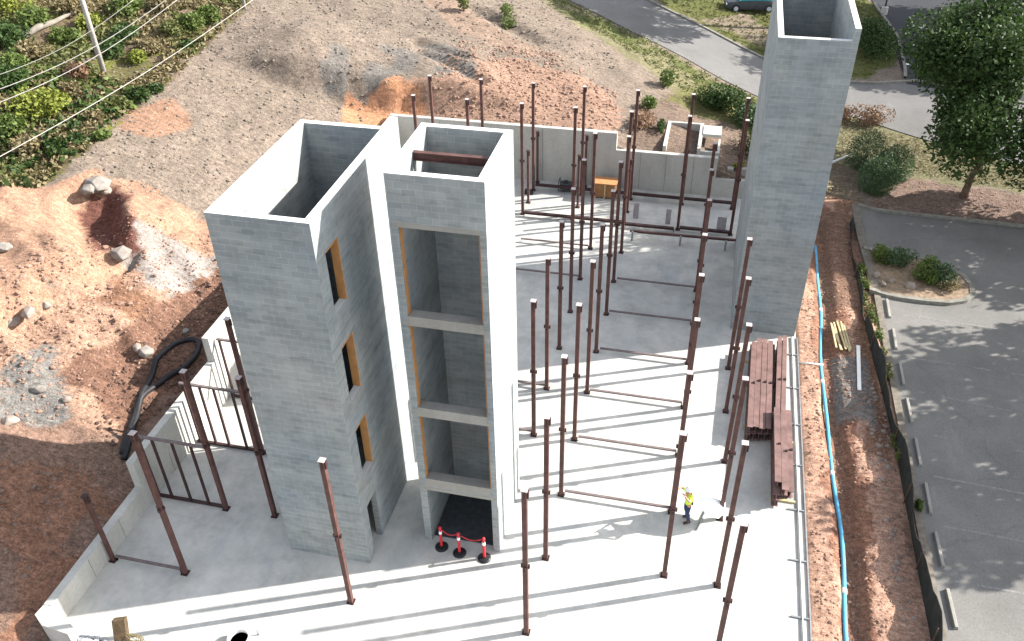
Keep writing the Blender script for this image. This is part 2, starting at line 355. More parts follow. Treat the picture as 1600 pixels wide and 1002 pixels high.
M = dict(
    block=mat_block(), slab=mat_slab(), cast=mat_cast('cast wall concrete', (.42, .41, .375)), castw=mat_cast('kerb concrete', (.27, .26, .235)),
    terrain=mat_terrain(), asphalt=mat_asphalt('lot asphalt', (.152, .147, .138)), road=mat_asphalt('road asphalt', (.128, .124, .12)),
    steel=simple('primer red steel', (.085, .041, .035), .55, .35, 3), steel2=simple('primer red beam', (.16, .098, .088), .6, .3, 2.5), steeld=simple('dark red steel', (.040, .020, .020), .6, .3, 3),
    plate=simple('bare pale steel', (.42, .36, .35), .5, .15, 8), galv=simple('galvanised steel', (.24, .25, .255), .45, .2, 5, metal=.3),
    ply=simple('orange plywood', (.26, .13, .055), .8, .25, 4), wood=simple('pale lumber', (.46, .38, .22), .8, .2, 6), oldwood=simple('weathered wood', (.085, .058, .034), .9, .4, 7),
    bark=simple('bark', (.11, .075, .05), .95, .4, 8, bstr=.6), pole=simple('grey weathered pole', (.33, .31, .29), .9, .2, 3),
    black=simple('black plastic', (.018, .018, .02), .5, .3, 5), fabric=simple('black silt fabric', (.022, .024, .022), .95, .4, 3), dark=simple('dark machine paint', (.05, .055, .06), .5, .3, 5),
    blue=simple('blue pvc', (.10, .36, .55), .4, .12, 2, bstr=0), white=simple('white plastic', (.80, .80, .78), .5, .06, 3, bstr=0), paint=simple('worn white paint', (.185, .18, .172), .8, .3, 9, bstr=0),
    orange=simple('red plastic', (.50, .03, .04), .45, .12, 5, bstr=0), rock=simple('pale rock', (.24, .195, .165), .95, .3, 2.5, bstr=.6), rockg=simple('grey rock', (.20, .18, .16), .95, .3, 2.5, bstr=.6), clod=simple('clay clods', (.24, .15, .11), .95, .4, 1.2, bstr=.5), mulch=simple('dry debris', (.155, .13, .105), .95, .5, 1.5, bstr=.4),
    skin=simple('skin', (.45, .24, .16), .6, .1, 8, bstr=0), hivis=simple('yellow green shirt', (.55, .78, .06), .8, .12, 8, bstr=0), jeans=simple('dark blue jeans', (.03, .045, .10), .9, .2, 9, bstr=0), boot=simple('boot leather', (.05, .03, .02), .7, .2, 9, bstr=0), maroon=simple('maroon cloth', (.20, .03, .03), .8, .2, 9, bstr=0),
    grass=mat_leaf('grass blades', (.07, .09, .025), (.16, .165, .06)), leaf=mat_leaf('tree leaves', (.022, .045, .012), (.055, .095, .022)), leafb=mat_leaf('boxwood leaves', (.035, .07, .028), (.085, .135, .06)),
    leafr=mat_leaf('red brown leaves', (.12, .07, .04), (.30, .19, .12)), leafy=mat_leaf('yellow green leaves', (.12, .15, .025), (.24, .26, .05)), leafg=mat_leaf('fresh green leaves', (.06, .09, .02), (.125, .17, .042)), leafd=mat_leaf('dry leaves', (.14, .11, .055), (.25, .21, .11)),
    gravel=simple('grey gravel', (.36, .37, .38), .95, .5, 14, bstr=.8), car=simple('teal car paint', (.08, .38, .42), .25, .05, 2, bstr=0), glass=simple('car glass', (.03, .05, .06), .08, .1, 2, bstr=0), tyre=simple('tyre rubber', (.02, .02, .02), .8, .2, 5), silver=simple('silver paint', (.5, .52, .55), .3, .1, 3, bstr=0),
    fix=simple('orange jamb board', (.40, .20, .075), .8, .15, 4),
)
M['dustk'] = simple('dusty kerb', (.16, .14, .115), .95, .3, 4)
M['kerbc'] = simple('old kerb', (.19, .18, .155), .95, .3, 4)
M['dusty'] = simple('dusty rail', (.14, .11, .108), .6)
M['shaded_asphalt'] = mat_asphalt('shade-darkened asphalt', (.028, .029, .036))  # dark asphalt, its tone lowered further for the tree shade over it

# ------------------------------------------------------------------ THE GROUND
def axis(ranges, extra):
    a = []
    for s, e, d in ranges: a += list(np.arange(s, e, d))
    return np.array(sorted(set(np.round(a + extra, 4))))
gx = axis([(-110, -60, 2.0), (-60, -40, .6), (-40, -19.4, .22), (-19.4, 5.4, .4), (5.4, 9.6, .13), (9.6, 24, .45), (24, 60, 2)], [-19.12, -19.0, 5.16, 5.22, 60])
gy = axis([(-6, 9, 1.2), (9, 46, .26), (46, 62, .22), (62, 90, .4), (90, 160, 3)], [47.45, 47.62, 160])
X, Y = np.meshgrid(gx, gy)
Z = z_ground(X, Y)
pit = in_pit(X, Y)
Z = np.where(pit, -.45, Z)
Z = np.where((X > -19.0) & (X < 5.2) & (Y < 13.4) & ~pit, -.42 + fbm(X, Y, 1.5, 3) * .2 + np.maximum(0, (-17.2 - X)) * .15, Z)

# soil zones, each an outline on the site survey (bearing pixel -> point of the plan)
def zone(pts, z):
    return [site(a, b)[:2] for a, b in pts]
def inside(px, py, poly):
    r = np.zeros(px.shape, bool); n = len(poly)
    for i in range(n):
        x0, y0 = poly[i]; x1, y1 = poly[(i + 1) % n]
        c = ((y0 > py) != (y1 > py)) & (px < (x1 - x0) * (py - y0) / ((y1 - y0) + 1e-12) + x0)
        r ^= c
    return r
TAN = (.375, .300, .240); CLAY = (.50, .30, .205); PALE = (.56, .49, .44); DARK = (.23, .115, .075); GREEN = (.14, .16, .055); BROWN = (.25, .19, .12)
LAWN = (.33, .31, .18); MULCH = (.30, .20, .15); GREY = (.33, .31, .285); STRIP = (.76, .47, .34); RED = (.34, .15, .09)
def Zs(name): return name
SX = X + fbm(X, Y, 1.6, 4, 21) * 1.5; SY = Y + fbm(X, Y, 1.6, 4, 33) * 1.5
colr = np.zeros(X.shape + (3,)); colr[:] = TAN
grain = np.full(X.shape, .9)
def paint(poly, c, g=None, soft=None):
    m = inside(SX, SY, poly)
    if soft is not None: m = m & (vnoise(X, Y, soft[0], 5) > soft[1])
    colr[m] = c
    if g is not None: grain[m] = g
    return m
# left hill

SCRUB = zone([(-90, 310), (60, 292), (140, 235), (215, 170), (300, 95), (390, 8), (430, -70), (-90, -70)], 6) + [(-60, 110), (-110, 110), (-110, 30)]
m = inside(SX, SY, SCRUB)
colr[m] = BROWN; grain[m] = 1; gm = m & (fbm(X, Y, 3.5, 4, 40) > -.04); colr[gm] = (.20, .18, .08); gm = m & (fbm(X, Y, 2.5, 4, 47) > .10); colr[gm] = (.24, .25, .06); gm = m & (fbm(X, Y, 3, 4, 52) > .15); colr[gm] = (.30, .22, .16)
paint(zone([(-40, 300), (110, 280), (150, 262), (230, 300), (330, 345), (340, 420), (200, 440), (90, 470), (0, 520), (-120, 560)], 4.5), (.62, .38, .26), .8)     # pink terrace
paint(zone([(0, 520), (110, 455), (190, 440), (350, 420), (345, 480), (240, 560), (180, 640), (190, 700), (60, 720), (-60, 700)], 2.8), (.60, .38, .27), 1)
paint(zone([(190, 375), (225, 355), (330, 400), (335, 470), (290, 478), (240, 440), (170, 410)], 3.6), PALE, .6)
paint(zone([(205, 530), (230, 520), (252, 545), (240, 565), (205, 552)], 2.2), PALE, .5)
paint(zone([(120, 445), (190, 440), (280, 500), (270, 530), (200, 500), (140, 470)], 3.2), (.40, .22, .14), 1)
paint(zone([(0, 600), (60, 540), (110, 590), (90, 680), (20, 700), (-30, 690)], 2.6), GREY, 1)
paint(zone([(130, 292), (185, 298), (214, 345), (208, 385), (180, 400), (145, 390), (136, 345)], 4.2), (.24, .11, .085), 1)
paint(zone([(195, 170), (280, 155), (305, 195), (250, 215), (190, 200)], 5.8), CLAY, .8)
paint([(-24.3, 24.5), (-22.5, 33), (-20.5, 37), (-19, 37), (-19, 23), (-21, 21), (-24.5, 22.5)], (.32, .18, .125), 1)  # soil darkened where the left wall's shadow lies, shade put into the colour
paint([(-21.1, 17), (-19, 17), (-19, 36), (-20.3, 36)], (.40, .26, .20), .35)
paint([(-45, 6), (-28, 18.3), (-24.5, 19.6), (-21, 21), (-19, 20), (-19, 4), (-40, -6)], (.40, .255, .19), 1)  # tower shadow over the lower left put into the soil colour
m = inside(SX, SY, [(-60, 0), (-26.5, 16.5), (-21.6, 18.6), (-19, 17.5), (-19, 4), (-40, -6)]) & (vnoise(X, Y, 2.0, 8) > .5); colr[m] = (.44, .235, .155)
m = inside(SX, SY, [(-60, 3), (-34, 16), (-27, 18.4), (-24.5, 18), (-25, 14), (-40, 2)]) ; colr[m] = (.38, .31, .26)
# behind the back wall
paint(zone([(535, 195), (545, 160), (575, 140), (650, 128), (700, 118), (740, 95), (800, 92), (870, 108), (930, 128), (965, 165), (968, 215), (800, 205), (560, 195)], 3.9), (.52, .335, .245), .85)
m = inside(SX, SY, zone([(520, 70), (650, 60), (740, 85), (745, 115), (640, 118), (560, 130), (500, 110)], 5.2)) & (vnoise(X, Y, 1.3, 12) > .42); colr[m] = (.31, .28, .25)
paint(zone([(530, 196), (540, 155), (570, 128), (625, 120), (660, 140), (668, 182), (600, 200)], 4), (.78, .40, .23), .8)
paint(zone([(640, -20), (720, 0), (800, 60), (880, 90), (800, 85), (700, 40)], 5.2), (.46, .33, .25), .8)
# lower slope by the road: dry grass verge
paint([(-24, 82), (-18.6, 73.5), (-13, 69.3), (-6, 65.2), (-1, 62.2), (2.9, 60), (3, 52), (.5, 53), (-3, 57.5), (-7, 60.5), (-12, 65), (-17, 71), (-23, 78)], (.33, .30, .17), .8)
m = inside(SX, SY, [(-22, 78), (-13, 69), (-1, 62), (3, 60), (3, 56), (-3, 59), (-13, 66.5), (-20, 75)]) & (vnoise(X, Y, 1.6, 3) > .5); colr[m] = (.20, .22, .08)
paint([(-4.6, 47.6), (-5, 52), (-3, 56.5), (2.8, 54), (5, 50), (5.2, 47)], (.30, .22, .17), 1)
paint([(-3, 55.5), (-1, 60.5), (3, 60.2), (5, 57), (5, 50), (2.5, 54.5)], (.25, .24, .10), .8)
# right: strip, lawn, beds
paint([(5.1, -8), (9.5, -8), (9.5, 46), (8.5, 49), (5.1, 50.5)], STRIP, .9)
m = (X > 5.1) & (X < 9.5) & (Y < 49) & (np.abs(SX - 6.7) < .55); colr[m] = (.46, .24, .16)
m = (X > 5.1) & (X < 9.5) & (Y < 49) & (Y > 27) & (np.abs(SX - 8.1) < .5) ; colr[m] = (.44, .25, .17)
m = (X > 6.8) & (X < 8.3) & (SY > 29) & (SY < 33.5); colr[m] = (.38, .34, .31)
m = (X > 5.1) & (X < 9.5) & (Y < 47) & (Y > 37.5) & (SX > 6.7); colr[m] = (.38, .23, .165)
paint([(5.1, 50), (9, 48.6), (9.2, 60), (3, 60), (3, 54)], (.33, .26, .18), .9)
paint([(8.8, 52.2), (30, 50.6), (46, 50), (46, 56), (26, 54), (18, 56), (12.5, 58.4), (9.4, 60), (6.5, 59.8), (7, 54)], LAWN, .6)
paint([(9.2, 47.6), (46, 46.6), (46, 50.2), (20, 51.0), (11, 52)], (.38, .27, .22), .9)
paint([(-10, 80), (3.8, 68), (11, 66.5), (14, 72), (13.5, 84), (8, 92), (-6, 90)], (.20, .21, .07), .8)
paint([(-1.5, 73.6), (4.6, 70.2), (4.6, 74), (1.5, 78)], (.40, .32, .24), .7)
# far land beyond the frame
colr[(Y > 100)] = GREEN
colr *= .44
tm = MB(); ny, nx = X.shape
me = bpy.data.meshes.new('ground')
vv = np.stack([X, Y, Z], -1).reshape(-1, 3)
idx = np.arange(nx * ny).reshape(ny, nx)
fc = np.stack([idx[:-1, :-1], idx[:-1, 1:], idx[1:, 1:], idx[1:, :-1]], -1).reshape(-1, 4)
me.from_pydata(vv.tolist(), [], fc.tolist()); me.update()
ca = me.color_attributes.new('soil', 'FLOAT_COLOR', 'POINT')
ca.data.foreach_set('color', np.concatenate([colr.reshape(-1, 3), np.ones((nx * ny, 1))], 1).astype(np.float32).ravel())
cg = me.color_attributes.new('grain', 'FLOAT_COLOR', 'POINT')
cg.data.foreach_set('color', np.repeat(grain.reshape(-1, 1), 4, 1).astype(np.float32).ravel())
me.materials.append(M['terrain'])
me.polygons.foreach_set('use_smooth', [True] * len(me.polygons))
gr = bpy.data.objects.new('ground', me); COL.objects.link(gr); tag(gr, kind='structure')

# ------------------------------------------------------------------ paving
def resample(pl, n):
    pl = np.array(pl, float); L = np.concatenate([[0], np.cumsum(np.hypot(*np.diff(pl, axis=0).T))]); t = np.linspace(0, L[-1], n)
    return np.stack([np.interp(t, L, pl[:, 0]), np.interp(t, L, pl[:, 1])], -1)
def strip(name, lo, hi, n, k, mat, dz):
    a = resample(lo, n); b = resample(hi, n); m = MB()
    for i in range(n):
        for j in range(k):
            p = a[i] + (b[i] - a[i]) * j / (k - 1)
            m.v.append((p[0], p[1], 0))
    P = np.array(m.v); zz = z_ground(P[:, 0], P[:, 1]) + dz
    m.v = [(p[0], p[1], z) for p, z in zip(P, zz)]
    for i in range(n - 1):
        for j in range(k - 1):
            q = i * k + j; m.f.append((q, q + k, q + k + 1, q + 1))
    o = m.build(name, mat, smooth=True); tag(o, kind='structure'); return o
strip('road', ROAD_LO, ROAD_HI, 90, 12, M['road'], .045)
strip('parking_lot', [(9.42, 5), (9.42, 20), (9.40, 30), (9.3, 40), (8.95, 44), (8.95, 47.9)], [(46, 5), (46, 20), (46, 30), (46, 40), (46, 44), (46, 46.6)], 60, 30, M['asphalt'], .08)
strip('side_parking_lot', [(13.7, 66.3), (13.6, 76), (12.5, 90), (9, 110)], [(46, 59.5), (46, 76), (44, 95), (40, 110)], 40, 16, M['shaded_asphalt'], .05)
def kerb(name, line, w, h, n, mat, dz=0, closed=False):
    a = resample(line, n); m = MB(); zz = z_ground(a[:, 0], a[:, 1]) + dz
    for i in range(n):
        d = a[min(i + 1, n - 1)] - a[max(i - 1, 0)]; d = d / np.hypot(*d); nrm = np.array([-d[1], d[0]]) * w / 2
        for s, hh in ((-1, -.2), (-1, h), (1, h), (1, -.2)):
            m.v.append((a[i, 0] + nrm[0] * s, a[i, 1] + nrm[1] * s, zz[i] + hh))
    for i in range(n - 1):
        for j in range(3):
            q = i * 4 + j; m.f.append((q, q + 1, q + 5, q + 4))
    o = m.build(name, mat); tag(o, kind='structure'); return o
kerb('kerb', ROAD_HI, .2, .16, 80, M['kerbc'])
kerb('kerb', [(13.72, 67.4), (13.9, 69.2), (14.1, 76), (13.0, 84)], .22, .17, 24, M['kerbc'])
kerb('kerb', [(8.98, 47.98), (12, 47.9), (18, 47.7), (46, 46.7)], .2, .15, 40, M['kerbc'], .06)
kerb('kerb', [(8.85, 47.9), (8.9, 44), (9.28, 39.6)], .42, .12, 20, M['dustk'], .06)
kerb('kerb', [(9.25, 39.2), (9.27, 34), (9.33, 24), (9.42, 5)], .3, .06, 50, M['dustk'], .06)
isl = [(8.9, 39.3), (10.2, 38.98), (11.4, 38.92), (12.6, 38.98), (13.4, 39.35), (13.85, 39.9), (13.95, 40.7), (13.7, 41.6), (13.0, 42.3), (11.9, 42.9), (10, 43.2), (8.9, 43.2)]
kerb('island_kerb', isl, .26, .2, 70, M['kerbc'], .06)
im = MB(); im.prism([(a, b) for a, b in isl], -.4, -.16)
tag(im.build('planting_bed_soil', simple('bed soil', (.22, .16, .11), .95, .4, 5, bstr=.6)), kind='structure')
# worn paint on the lot: stall lines, one sheet
pm = MB()
for y0, x1, y1 in ((37.62, 15.7, 37.25), (34.2, 15.2, 33.9), (31.85, 14.6, 31.2), (29.1, 14.2, 28.8), (26.7, 13.9, 26.4), (24.15, 13.6, 23.95), (21.66, 13.4, 21.6), (19.1, 13.2, 19.0), (16.5, 13.0, 16.5)):
    s = np.linspace(0, 1, 8)
    for a in range(7):
        if rng.random() < .25: continue
        xa, xb = 9.85 + (x1 - 9.85) * s[a], 9.85 + (x1 - 9.85) * s[a + 1]; ya, yb = y0 + (y1 - y0) * s[a], y0 + (y1 - y0) * s[a + 1]
        zq = float(-.38 + .08 + .006); pm.quad((xa, ya - .045, zq), (xb, yb - .045, zq), (xb, yb + .045, zq), (xa, ya + .045, zq))
tag(pm.build('parking_markings', M['paint']), kind='structure')
pm = MB()
for a, b in (((13.9, 70.2), (16.0, 69.4)), ((14.8, 74.6), (18.5, 73.4)), ((15.2, 79), (19, 78))):
    w = .14 if a[1] < 71 else .08
    for t in range(6):
        p = [np.array(a) + (np.array(b) - a) * k / 6 for k in (t, t + 1)]
        pm.quad(*[(q[0], q[1] + s, ground_z(q[0], q[1]) + .066) for q, s in ((p[0], -w), (p[1], -w), (p[1], w), (p[0], w))])
tag(pm.build('side_lot_markings', M['white']), kind='structure')

# ------------------------------------------------------------------ slab
sm = MB(); sm.prism([(-18.9, 13.45), (-17.75, 12.98), (-16.3, 12.3), (-13, 11.8), (-9, 7), (-7, -4), (5.15, -4), (5.15, 47.4), (-18.9, 47.4)], -.4, 0)
tag(sm.build('concrete_slab', M['slab']), kind='structure')

# ------------------------------------------------------------------ retaining walls
lw = empty('retaining_wall', (-19.05, 30, 0), 'low grey concrete retaining wall stepping up along the left edge of the slab', 'retaining wall')
lw.location = (0, 0, 0)
def lsol(u, z):
    return z < (1.0 if u < 18.55 else 2.25 if u < 24.55 else 3.45)
grid_wall([13.3, 18.55, 24.55, 47.4], [-.4, 1.0, 2.25, 3.45], -19.2, -18.9, 'y', lsol).build('wall_panel', M['cast'], lw)
c = MB(); c.prism([(-19.2, 13.297), (-18.9, 13.297), (-18.55, 13.2), (-17.7, 12.75), (-17.75, 12.5), (-18.75, 12.6), (-19.25, 12.9)], -.9, .98); 
c.build('end_return', M['cast'], lw)
jmat = simple('joint grey', (.22, .215, .20))  # darker grey of the form joints
for y in (15.2, 17.0, 20.4, 22.4): jm = MB(); jm.box(-18.899, -18.893, y, y + .02, .02, .98); jm.build('form_joint', jmat, lw)
bw = empty('retaining_wall', (0, 0, 0), 'long grey concrete retaining wall with stepped top across the back of the slab', 'retaining wall')
grid_wall([-19.2, -5.15, .75, 5.15], [-.4, 1.15, 2.45, 3.5], 47.4, 47.7, 'x', lambda u, z: z < (3.5 if u < -5.15 else 2.45 if u < .75 else 1.15)).build('wall_panel', M['cast'], bw)
for x in (-16, -12.8, -9.6, -6.6, -3.7, -2.2, -.6): jm = MB(); jm.box(x, x + .03, 47.393, 47.4, .05, 3.4 if x < -5.2 else 2.4); jm.build('form_joint', jmat, bw)

# ------------------------------------------------------------------ towers
t1 = empty('block_stair_tower', (0, 0, 0), 'wide grey block tower with three narrow window slots in its right side', 'tower')
TH = .22
x0, x1, y0, y1, h = -12.75, -9.74, 17.82, 23.95, 13.75
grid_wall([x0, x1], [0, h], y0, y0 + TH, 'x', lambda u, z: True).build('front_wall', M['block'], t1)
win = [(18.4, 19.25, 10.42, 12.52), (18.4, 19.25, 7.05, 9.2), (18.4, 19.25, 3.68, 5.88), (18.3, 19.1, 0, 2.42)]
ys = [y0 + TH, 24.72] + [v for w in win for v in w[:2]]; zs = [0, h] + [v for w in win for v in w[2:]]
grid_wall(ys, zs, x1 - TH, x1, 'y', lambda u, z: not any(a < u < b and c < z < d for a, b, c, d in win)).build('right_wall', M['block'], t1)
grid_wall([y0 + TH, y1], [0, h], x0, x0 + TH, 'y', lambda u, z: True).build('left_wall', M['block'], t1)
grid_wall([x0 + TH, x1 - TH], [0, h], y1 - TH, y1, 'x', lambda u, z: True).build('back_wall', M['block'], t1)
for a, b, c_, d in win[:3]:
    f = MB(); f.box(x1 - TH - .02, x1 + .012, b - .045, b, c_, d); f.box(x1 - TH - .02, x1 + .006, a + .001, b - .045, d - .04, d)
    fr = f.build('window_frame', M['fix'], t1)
    k = MB(); k.box(x1 - TH - .35, x1 - TH - .3, a - .1, b + .1, c_ - .1, d + .1); k.build('dark_interior_sheet', M['black'], t1)  # black sheet stands in for the dark interior behind the window
f = MB(); f.box(-12.5, -10.0, 18.1, 23.7, .02, .05); f.build('pit_floor', M['slab'], t1)

t2 = empty('block_elevator_tower', (0, 0, 0), 'slim grey block shaft tower with four large openings stacked in its front face', 'tower')
x0, x1, y0, y1, h = -8.15, -5.41, 19.27, 22.52, 14.64
ops = [(10.03, 13.03), (6.45, 9.69), (3.22, 6.07), (0, 2.66)]
us = [x0, -7.9, -5.62, x1]; zs = [0, h] + [v for o_ in ops for v in o_]
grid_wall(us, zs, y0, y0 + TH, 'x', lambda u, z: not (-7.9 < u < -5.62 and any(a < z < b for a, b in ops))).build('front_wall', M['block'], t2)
for a, b in ops[:3]:
    m_ = MB(); m_.box(-7.9, -5.62, y0 - .012, y0 + TH + .12, a - .34, a + .003); m_.build('landing_beam', M['castw'], t2)
for a, b in ops:
    m_ = MB(); m_.box(-8.06, -5.48, y0 - .006, y0 + .02, b, b + .15); m_.build('lintel', M['castw'], t2)
for i, (a, b) in enumerate(ops[:3]):
    m_ = MB(); m_.box(-7.9, -7.87, y0 + .05, y0 + TH + .01, a + .004, b - .002); m_.build('jamb_board', M['fix'], t2)
    m_ = MB(); m_.box(-5.63, -5.6, y0 - .008, y0 + TH - .01, a + .004, b - .002); m_.build('jamb_board', M['ply'], t2)
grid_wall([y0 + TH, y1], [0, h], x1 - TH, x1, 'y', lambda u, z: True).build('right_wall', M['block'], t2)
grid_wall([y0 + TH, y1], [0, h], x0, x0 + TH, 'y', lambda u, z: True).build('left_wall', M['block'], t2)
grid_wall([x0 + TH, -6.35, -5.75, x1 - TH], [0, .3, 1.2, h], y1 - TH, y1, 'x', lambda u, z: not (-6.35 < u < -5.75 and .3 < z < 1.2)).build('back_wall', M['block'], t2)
hb = MB(); hb.box(-7.93, -5.63, 21.02, 21.05, 14.23, 14.42); hb.box(-7.93, -5.63, 20.96, 21.11, 14.42, 14.45); hb.box(-7.93, -5.63, 20.96, 21.11, 14.20, 14.23)
hb.build('hoist_beam', M['steel'], t2)
m_ = MB(); m_.box(-7.925, -7.87, 20.98, 21.08, 12.9, 14.19); m_.build('beam_hanger', M['galv'], t2)
m_ = MB(); m_.box(-7.9, -5.65, y0 + TH + .02, y1 - TH - .02, .004, .03); m_.build('pit_floor', M['dark'], t2)

t3 = empty('block_stair_tower', (0, 0, 0), 'tall grey windowless block tower standing by the red dirt strip at the right slab edge', 'tower')
x0, x1, y0, y1, h, h2 = 2.16, 5.08, 34.35, 42.4, 13.85, 14.33
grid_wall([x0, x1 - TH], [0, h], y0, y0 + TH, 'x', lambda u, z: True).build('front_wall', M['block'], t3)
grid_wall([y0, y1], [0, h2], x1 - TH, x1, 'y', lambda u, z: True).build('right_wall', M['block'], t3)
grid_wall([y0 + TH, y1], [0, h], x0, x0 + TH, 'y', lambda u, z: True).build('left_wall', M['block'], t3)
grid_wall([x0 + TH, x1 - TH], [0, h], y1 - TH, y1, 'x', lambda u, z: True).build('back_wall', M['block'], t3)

# ------------------------------------------------------------------ steel columns
def make_column(h, w=.155, brackets=True, name='steel_column'):
    root = empty(name, (0, 0, 0))
    m = MB(); m.box(-w/2, w/2, -w/2, w/2, .025, h - .02); m.build('shaft', M['steel'], root, bevel=.012)
    m = MB(); m.box(-.125, .125, -.125, .125, 0, .025)
    for i in (-1, 1):
        for j in (-1, 1): m.tube([(i * .10, j * .10, .025), (i * .10, j * .10, .05)], .015, 6)
    m.build('base_plate', M['steeld'], root)
    m = MB(); m.box(-.10, .10, -.10, .10, h - .02, h); m.build('cap_plate', M['plate'] if brackets else M['steeld'], root)
    m = MB(); m.box(-.012, .012, -w/2 - .02, -w/2 - .001, h - .32, h - .06); m.box(w/2 + .001, w/2 + .05, -.05, .05, h - .32, h - .04); m.build('top_bracket', M['steeld'], root)
    if brackets:
        zb = 3.32
        m = MB(); m.box(w/2 + .001, w/2 + .06, -.04, .04, zb, zb + .13); m.box(-w/2 - .06, -w/2 - .001, -.04, .04, zb, zb + .13); m.box(-.04, .04, -w/2 - .07, -w/2 - .001, zb - .05, zb + .1)
        m.build('splice_bracket', M['steeld'], root)
    return root
tall = make_column(6.75); short = make_column(3.35, .13, False, 'short_steel_post')
ORD = ['first', 'second', 'third', 'fourth', 'fifth', 'sixth', 'seventh', 'eighth', 'ninth', 'tenth', 'eleventh']
used = {'t': False, 's': False}
def column(x, y, label, group, kind='t', rz=0):
    src = tall if kind == 't' else short
    o = src if not used[kind] else copy_tree(src)
    used[kind] = True
    o.location = (x, y, 0); o.rotation_euler = (0, 0, rz)
    tag(o, label, 'steel column' if kind == 't' else 'steel post', group)
G1 = 'tall red-primed steel columns standing on the slab'
rows = [
 ('in the column line just right of the open shaft tower', -5.47, (25.35, 28.3, 31.2, 34.15, 37.08, 40.12)),
 ('in the line of columns crossing the middle of the slab right of the shaft', -3.76, (16.33, 19.38, 22.4, 25.45, 28.42, 31.3, 34.3, 37.2, 40.05)),
 ('in the overlapping line of columns left of the worker', .4, (19.53, 22.42, 25.4, 28.3, 31.31, 34.29, 37.2, 40.05)),
 ('in the line of columns beside the stacked beams', 2.17, (16.4, 19.5, 22.49, 25.46, 28.42, 31.32)),
]
for txt, x, ys_ in rows:
    for i, y in enumerate(ys_):
        column(x + .04 * rng.uniform(-1, 1), y, 'red-brown steel column, %s from the front %s' % (ORD[i], txt), G1)
column(-9.81, 16.2, 'lone red steel column leaning into view before the wide block tower', G1)
column(-15.93, 16.05, 'red steel column nearest the low left wall, foot tied by a floor rail', G1)
column(-15.95, 19.04, 'dark red column at the right end of the nearer stud frame', G1)
column(-14.0, 19.12, 'dark column between the stud frames and the wide block tower', G1)
column(-15.95, 22.04, 'dark column at the right end of the farther stud frame', G1)
for j, (y, nm) in enumerate(((43.1, 'nearer'), (46.05, 'farther'))):
    for i, x in enumerate((-15.95, -12.9, -9.87, -6.95, -4.0, -1.0, 1.88)):
        column(x, y, 'red column, %s from the left in the %s of the two rows by the back wall' % (ORD[i], nm), G1)
G2 = 'storey-high red steel posts'
column(-18.74, 16.0, 'short dark steel post standing against the low left retaining wall', G2, 's')
column(-9.85, 44.5, 'short post at the back between the third columns from the left', G2, 's')
column(-9.85, 47.15, 'short post against the back wall behind the third column of the far row', G2, 's')
column(-6.9, 44.5, 'short post at the back between the fourth columns from the left', G2, 's')
column(-6.9, 47.15, 'short post against the back wall near the orange plywood crate', G2, 's')
column(-4.0, 44.5, 'short post at the back just right of the orange plywood crate', G2, 's')

# rails lying between the column feet
def rail(x0, x1, y, z, label, feet=True, drop=0.0, mat=None, w=.1, legs=None, leg_h=None):
    z = z + .08; o = empty('floor_rail', (x0, y, 0), label, 'steel rail', 'steel rails between the column feet')
    big = y > 42; m = MB(); m.bar((0, 0, z), (x1 - x0, drop, z), .2 if big else w, .12 if big else .06); m.build('tube_rail', mat or M['steeld' if big else 'dusty'], o)
    n = 1
    m = MB()
    for i in range(n + 1):
        t = i / n; m = MB(); m.box((x1 - x0) * t - .02 + (.04 if i == 0 else 0), (x1 - x0) * t + .02, -.035 + drop * t, .035 + drop * t, .0, z - .03)
        m.build('rail_foot', mat or M['steeld'], o)
    return o
for i, y in enumerate((22.42, 25.42, 28.36, 31.3, 34.3, 37.2)):
    rail(-3.62, .3, y, .16, 'brown floor rail, %s from the front between the two middle column lines' % ORD[i])
for i, y in enumerate((25.38, 28.3, 37.08, 40.1)):
    rail(-9.3, -5.56, y, .12, 'brown floor rail, %s from the front running behind the shaft tower to its column' % ORD[i])
rail(-18.6, -16.05, 16.02, .16, 'brown floor rail tying the short wall post to the nearest left column')
for x0_, x1_, y_, l in ((-9.75, -7.0, 46.1, 'left end of the farthest rail line at the back'), (-6.85, -4.1, 46.1, 'piece of the farthest rail line before the plywood crate'), (-3.9, -1.1, 46.1, 'third piece of the farthest rail line from the left'), (-.9, 1.8, 46.1, 'right end of the farthest rail line beside the far tower'),
                        (-9.75, -7.0, 42.9, 'left end of the second rail line from the back wall'), (-6.85, -4.1, 42.9, 'second piece of the second rail line from the back wall'), (-3.9, -1.2, 42.75, 'third piece of the second rail line from the back wall'), (-.9, 1.85, 42.95, 'right end of the second rail line, beside the far tower')):
    rail(x0_, x1_, y_, .3 if y_ > 45 else .16, 'dark steel rail, ' + l)
# low double rail on light stub legs
o = empty('low_rail_frame', (-3.5, 41.5, 0), 'long low dark rail on pale stub legs before the far tower', 'steel rail')
m = MB(); m.bar((0, 0, .55), (5.7, .15, .55), .12, .1); m.build('tube_rail', M['steel'], o)
m = MB(); m.bar((.4, .25, .35), (5.6, .4, .35), .06, .06); m.build('tube_rail', M['steeld'], o)
for x in (.1, 2.7, 5.1):
    m = MB(); m.box(x, x + .1, -.15, -.05, 0, .6); m.build('stub_leg', M['galv'], o)

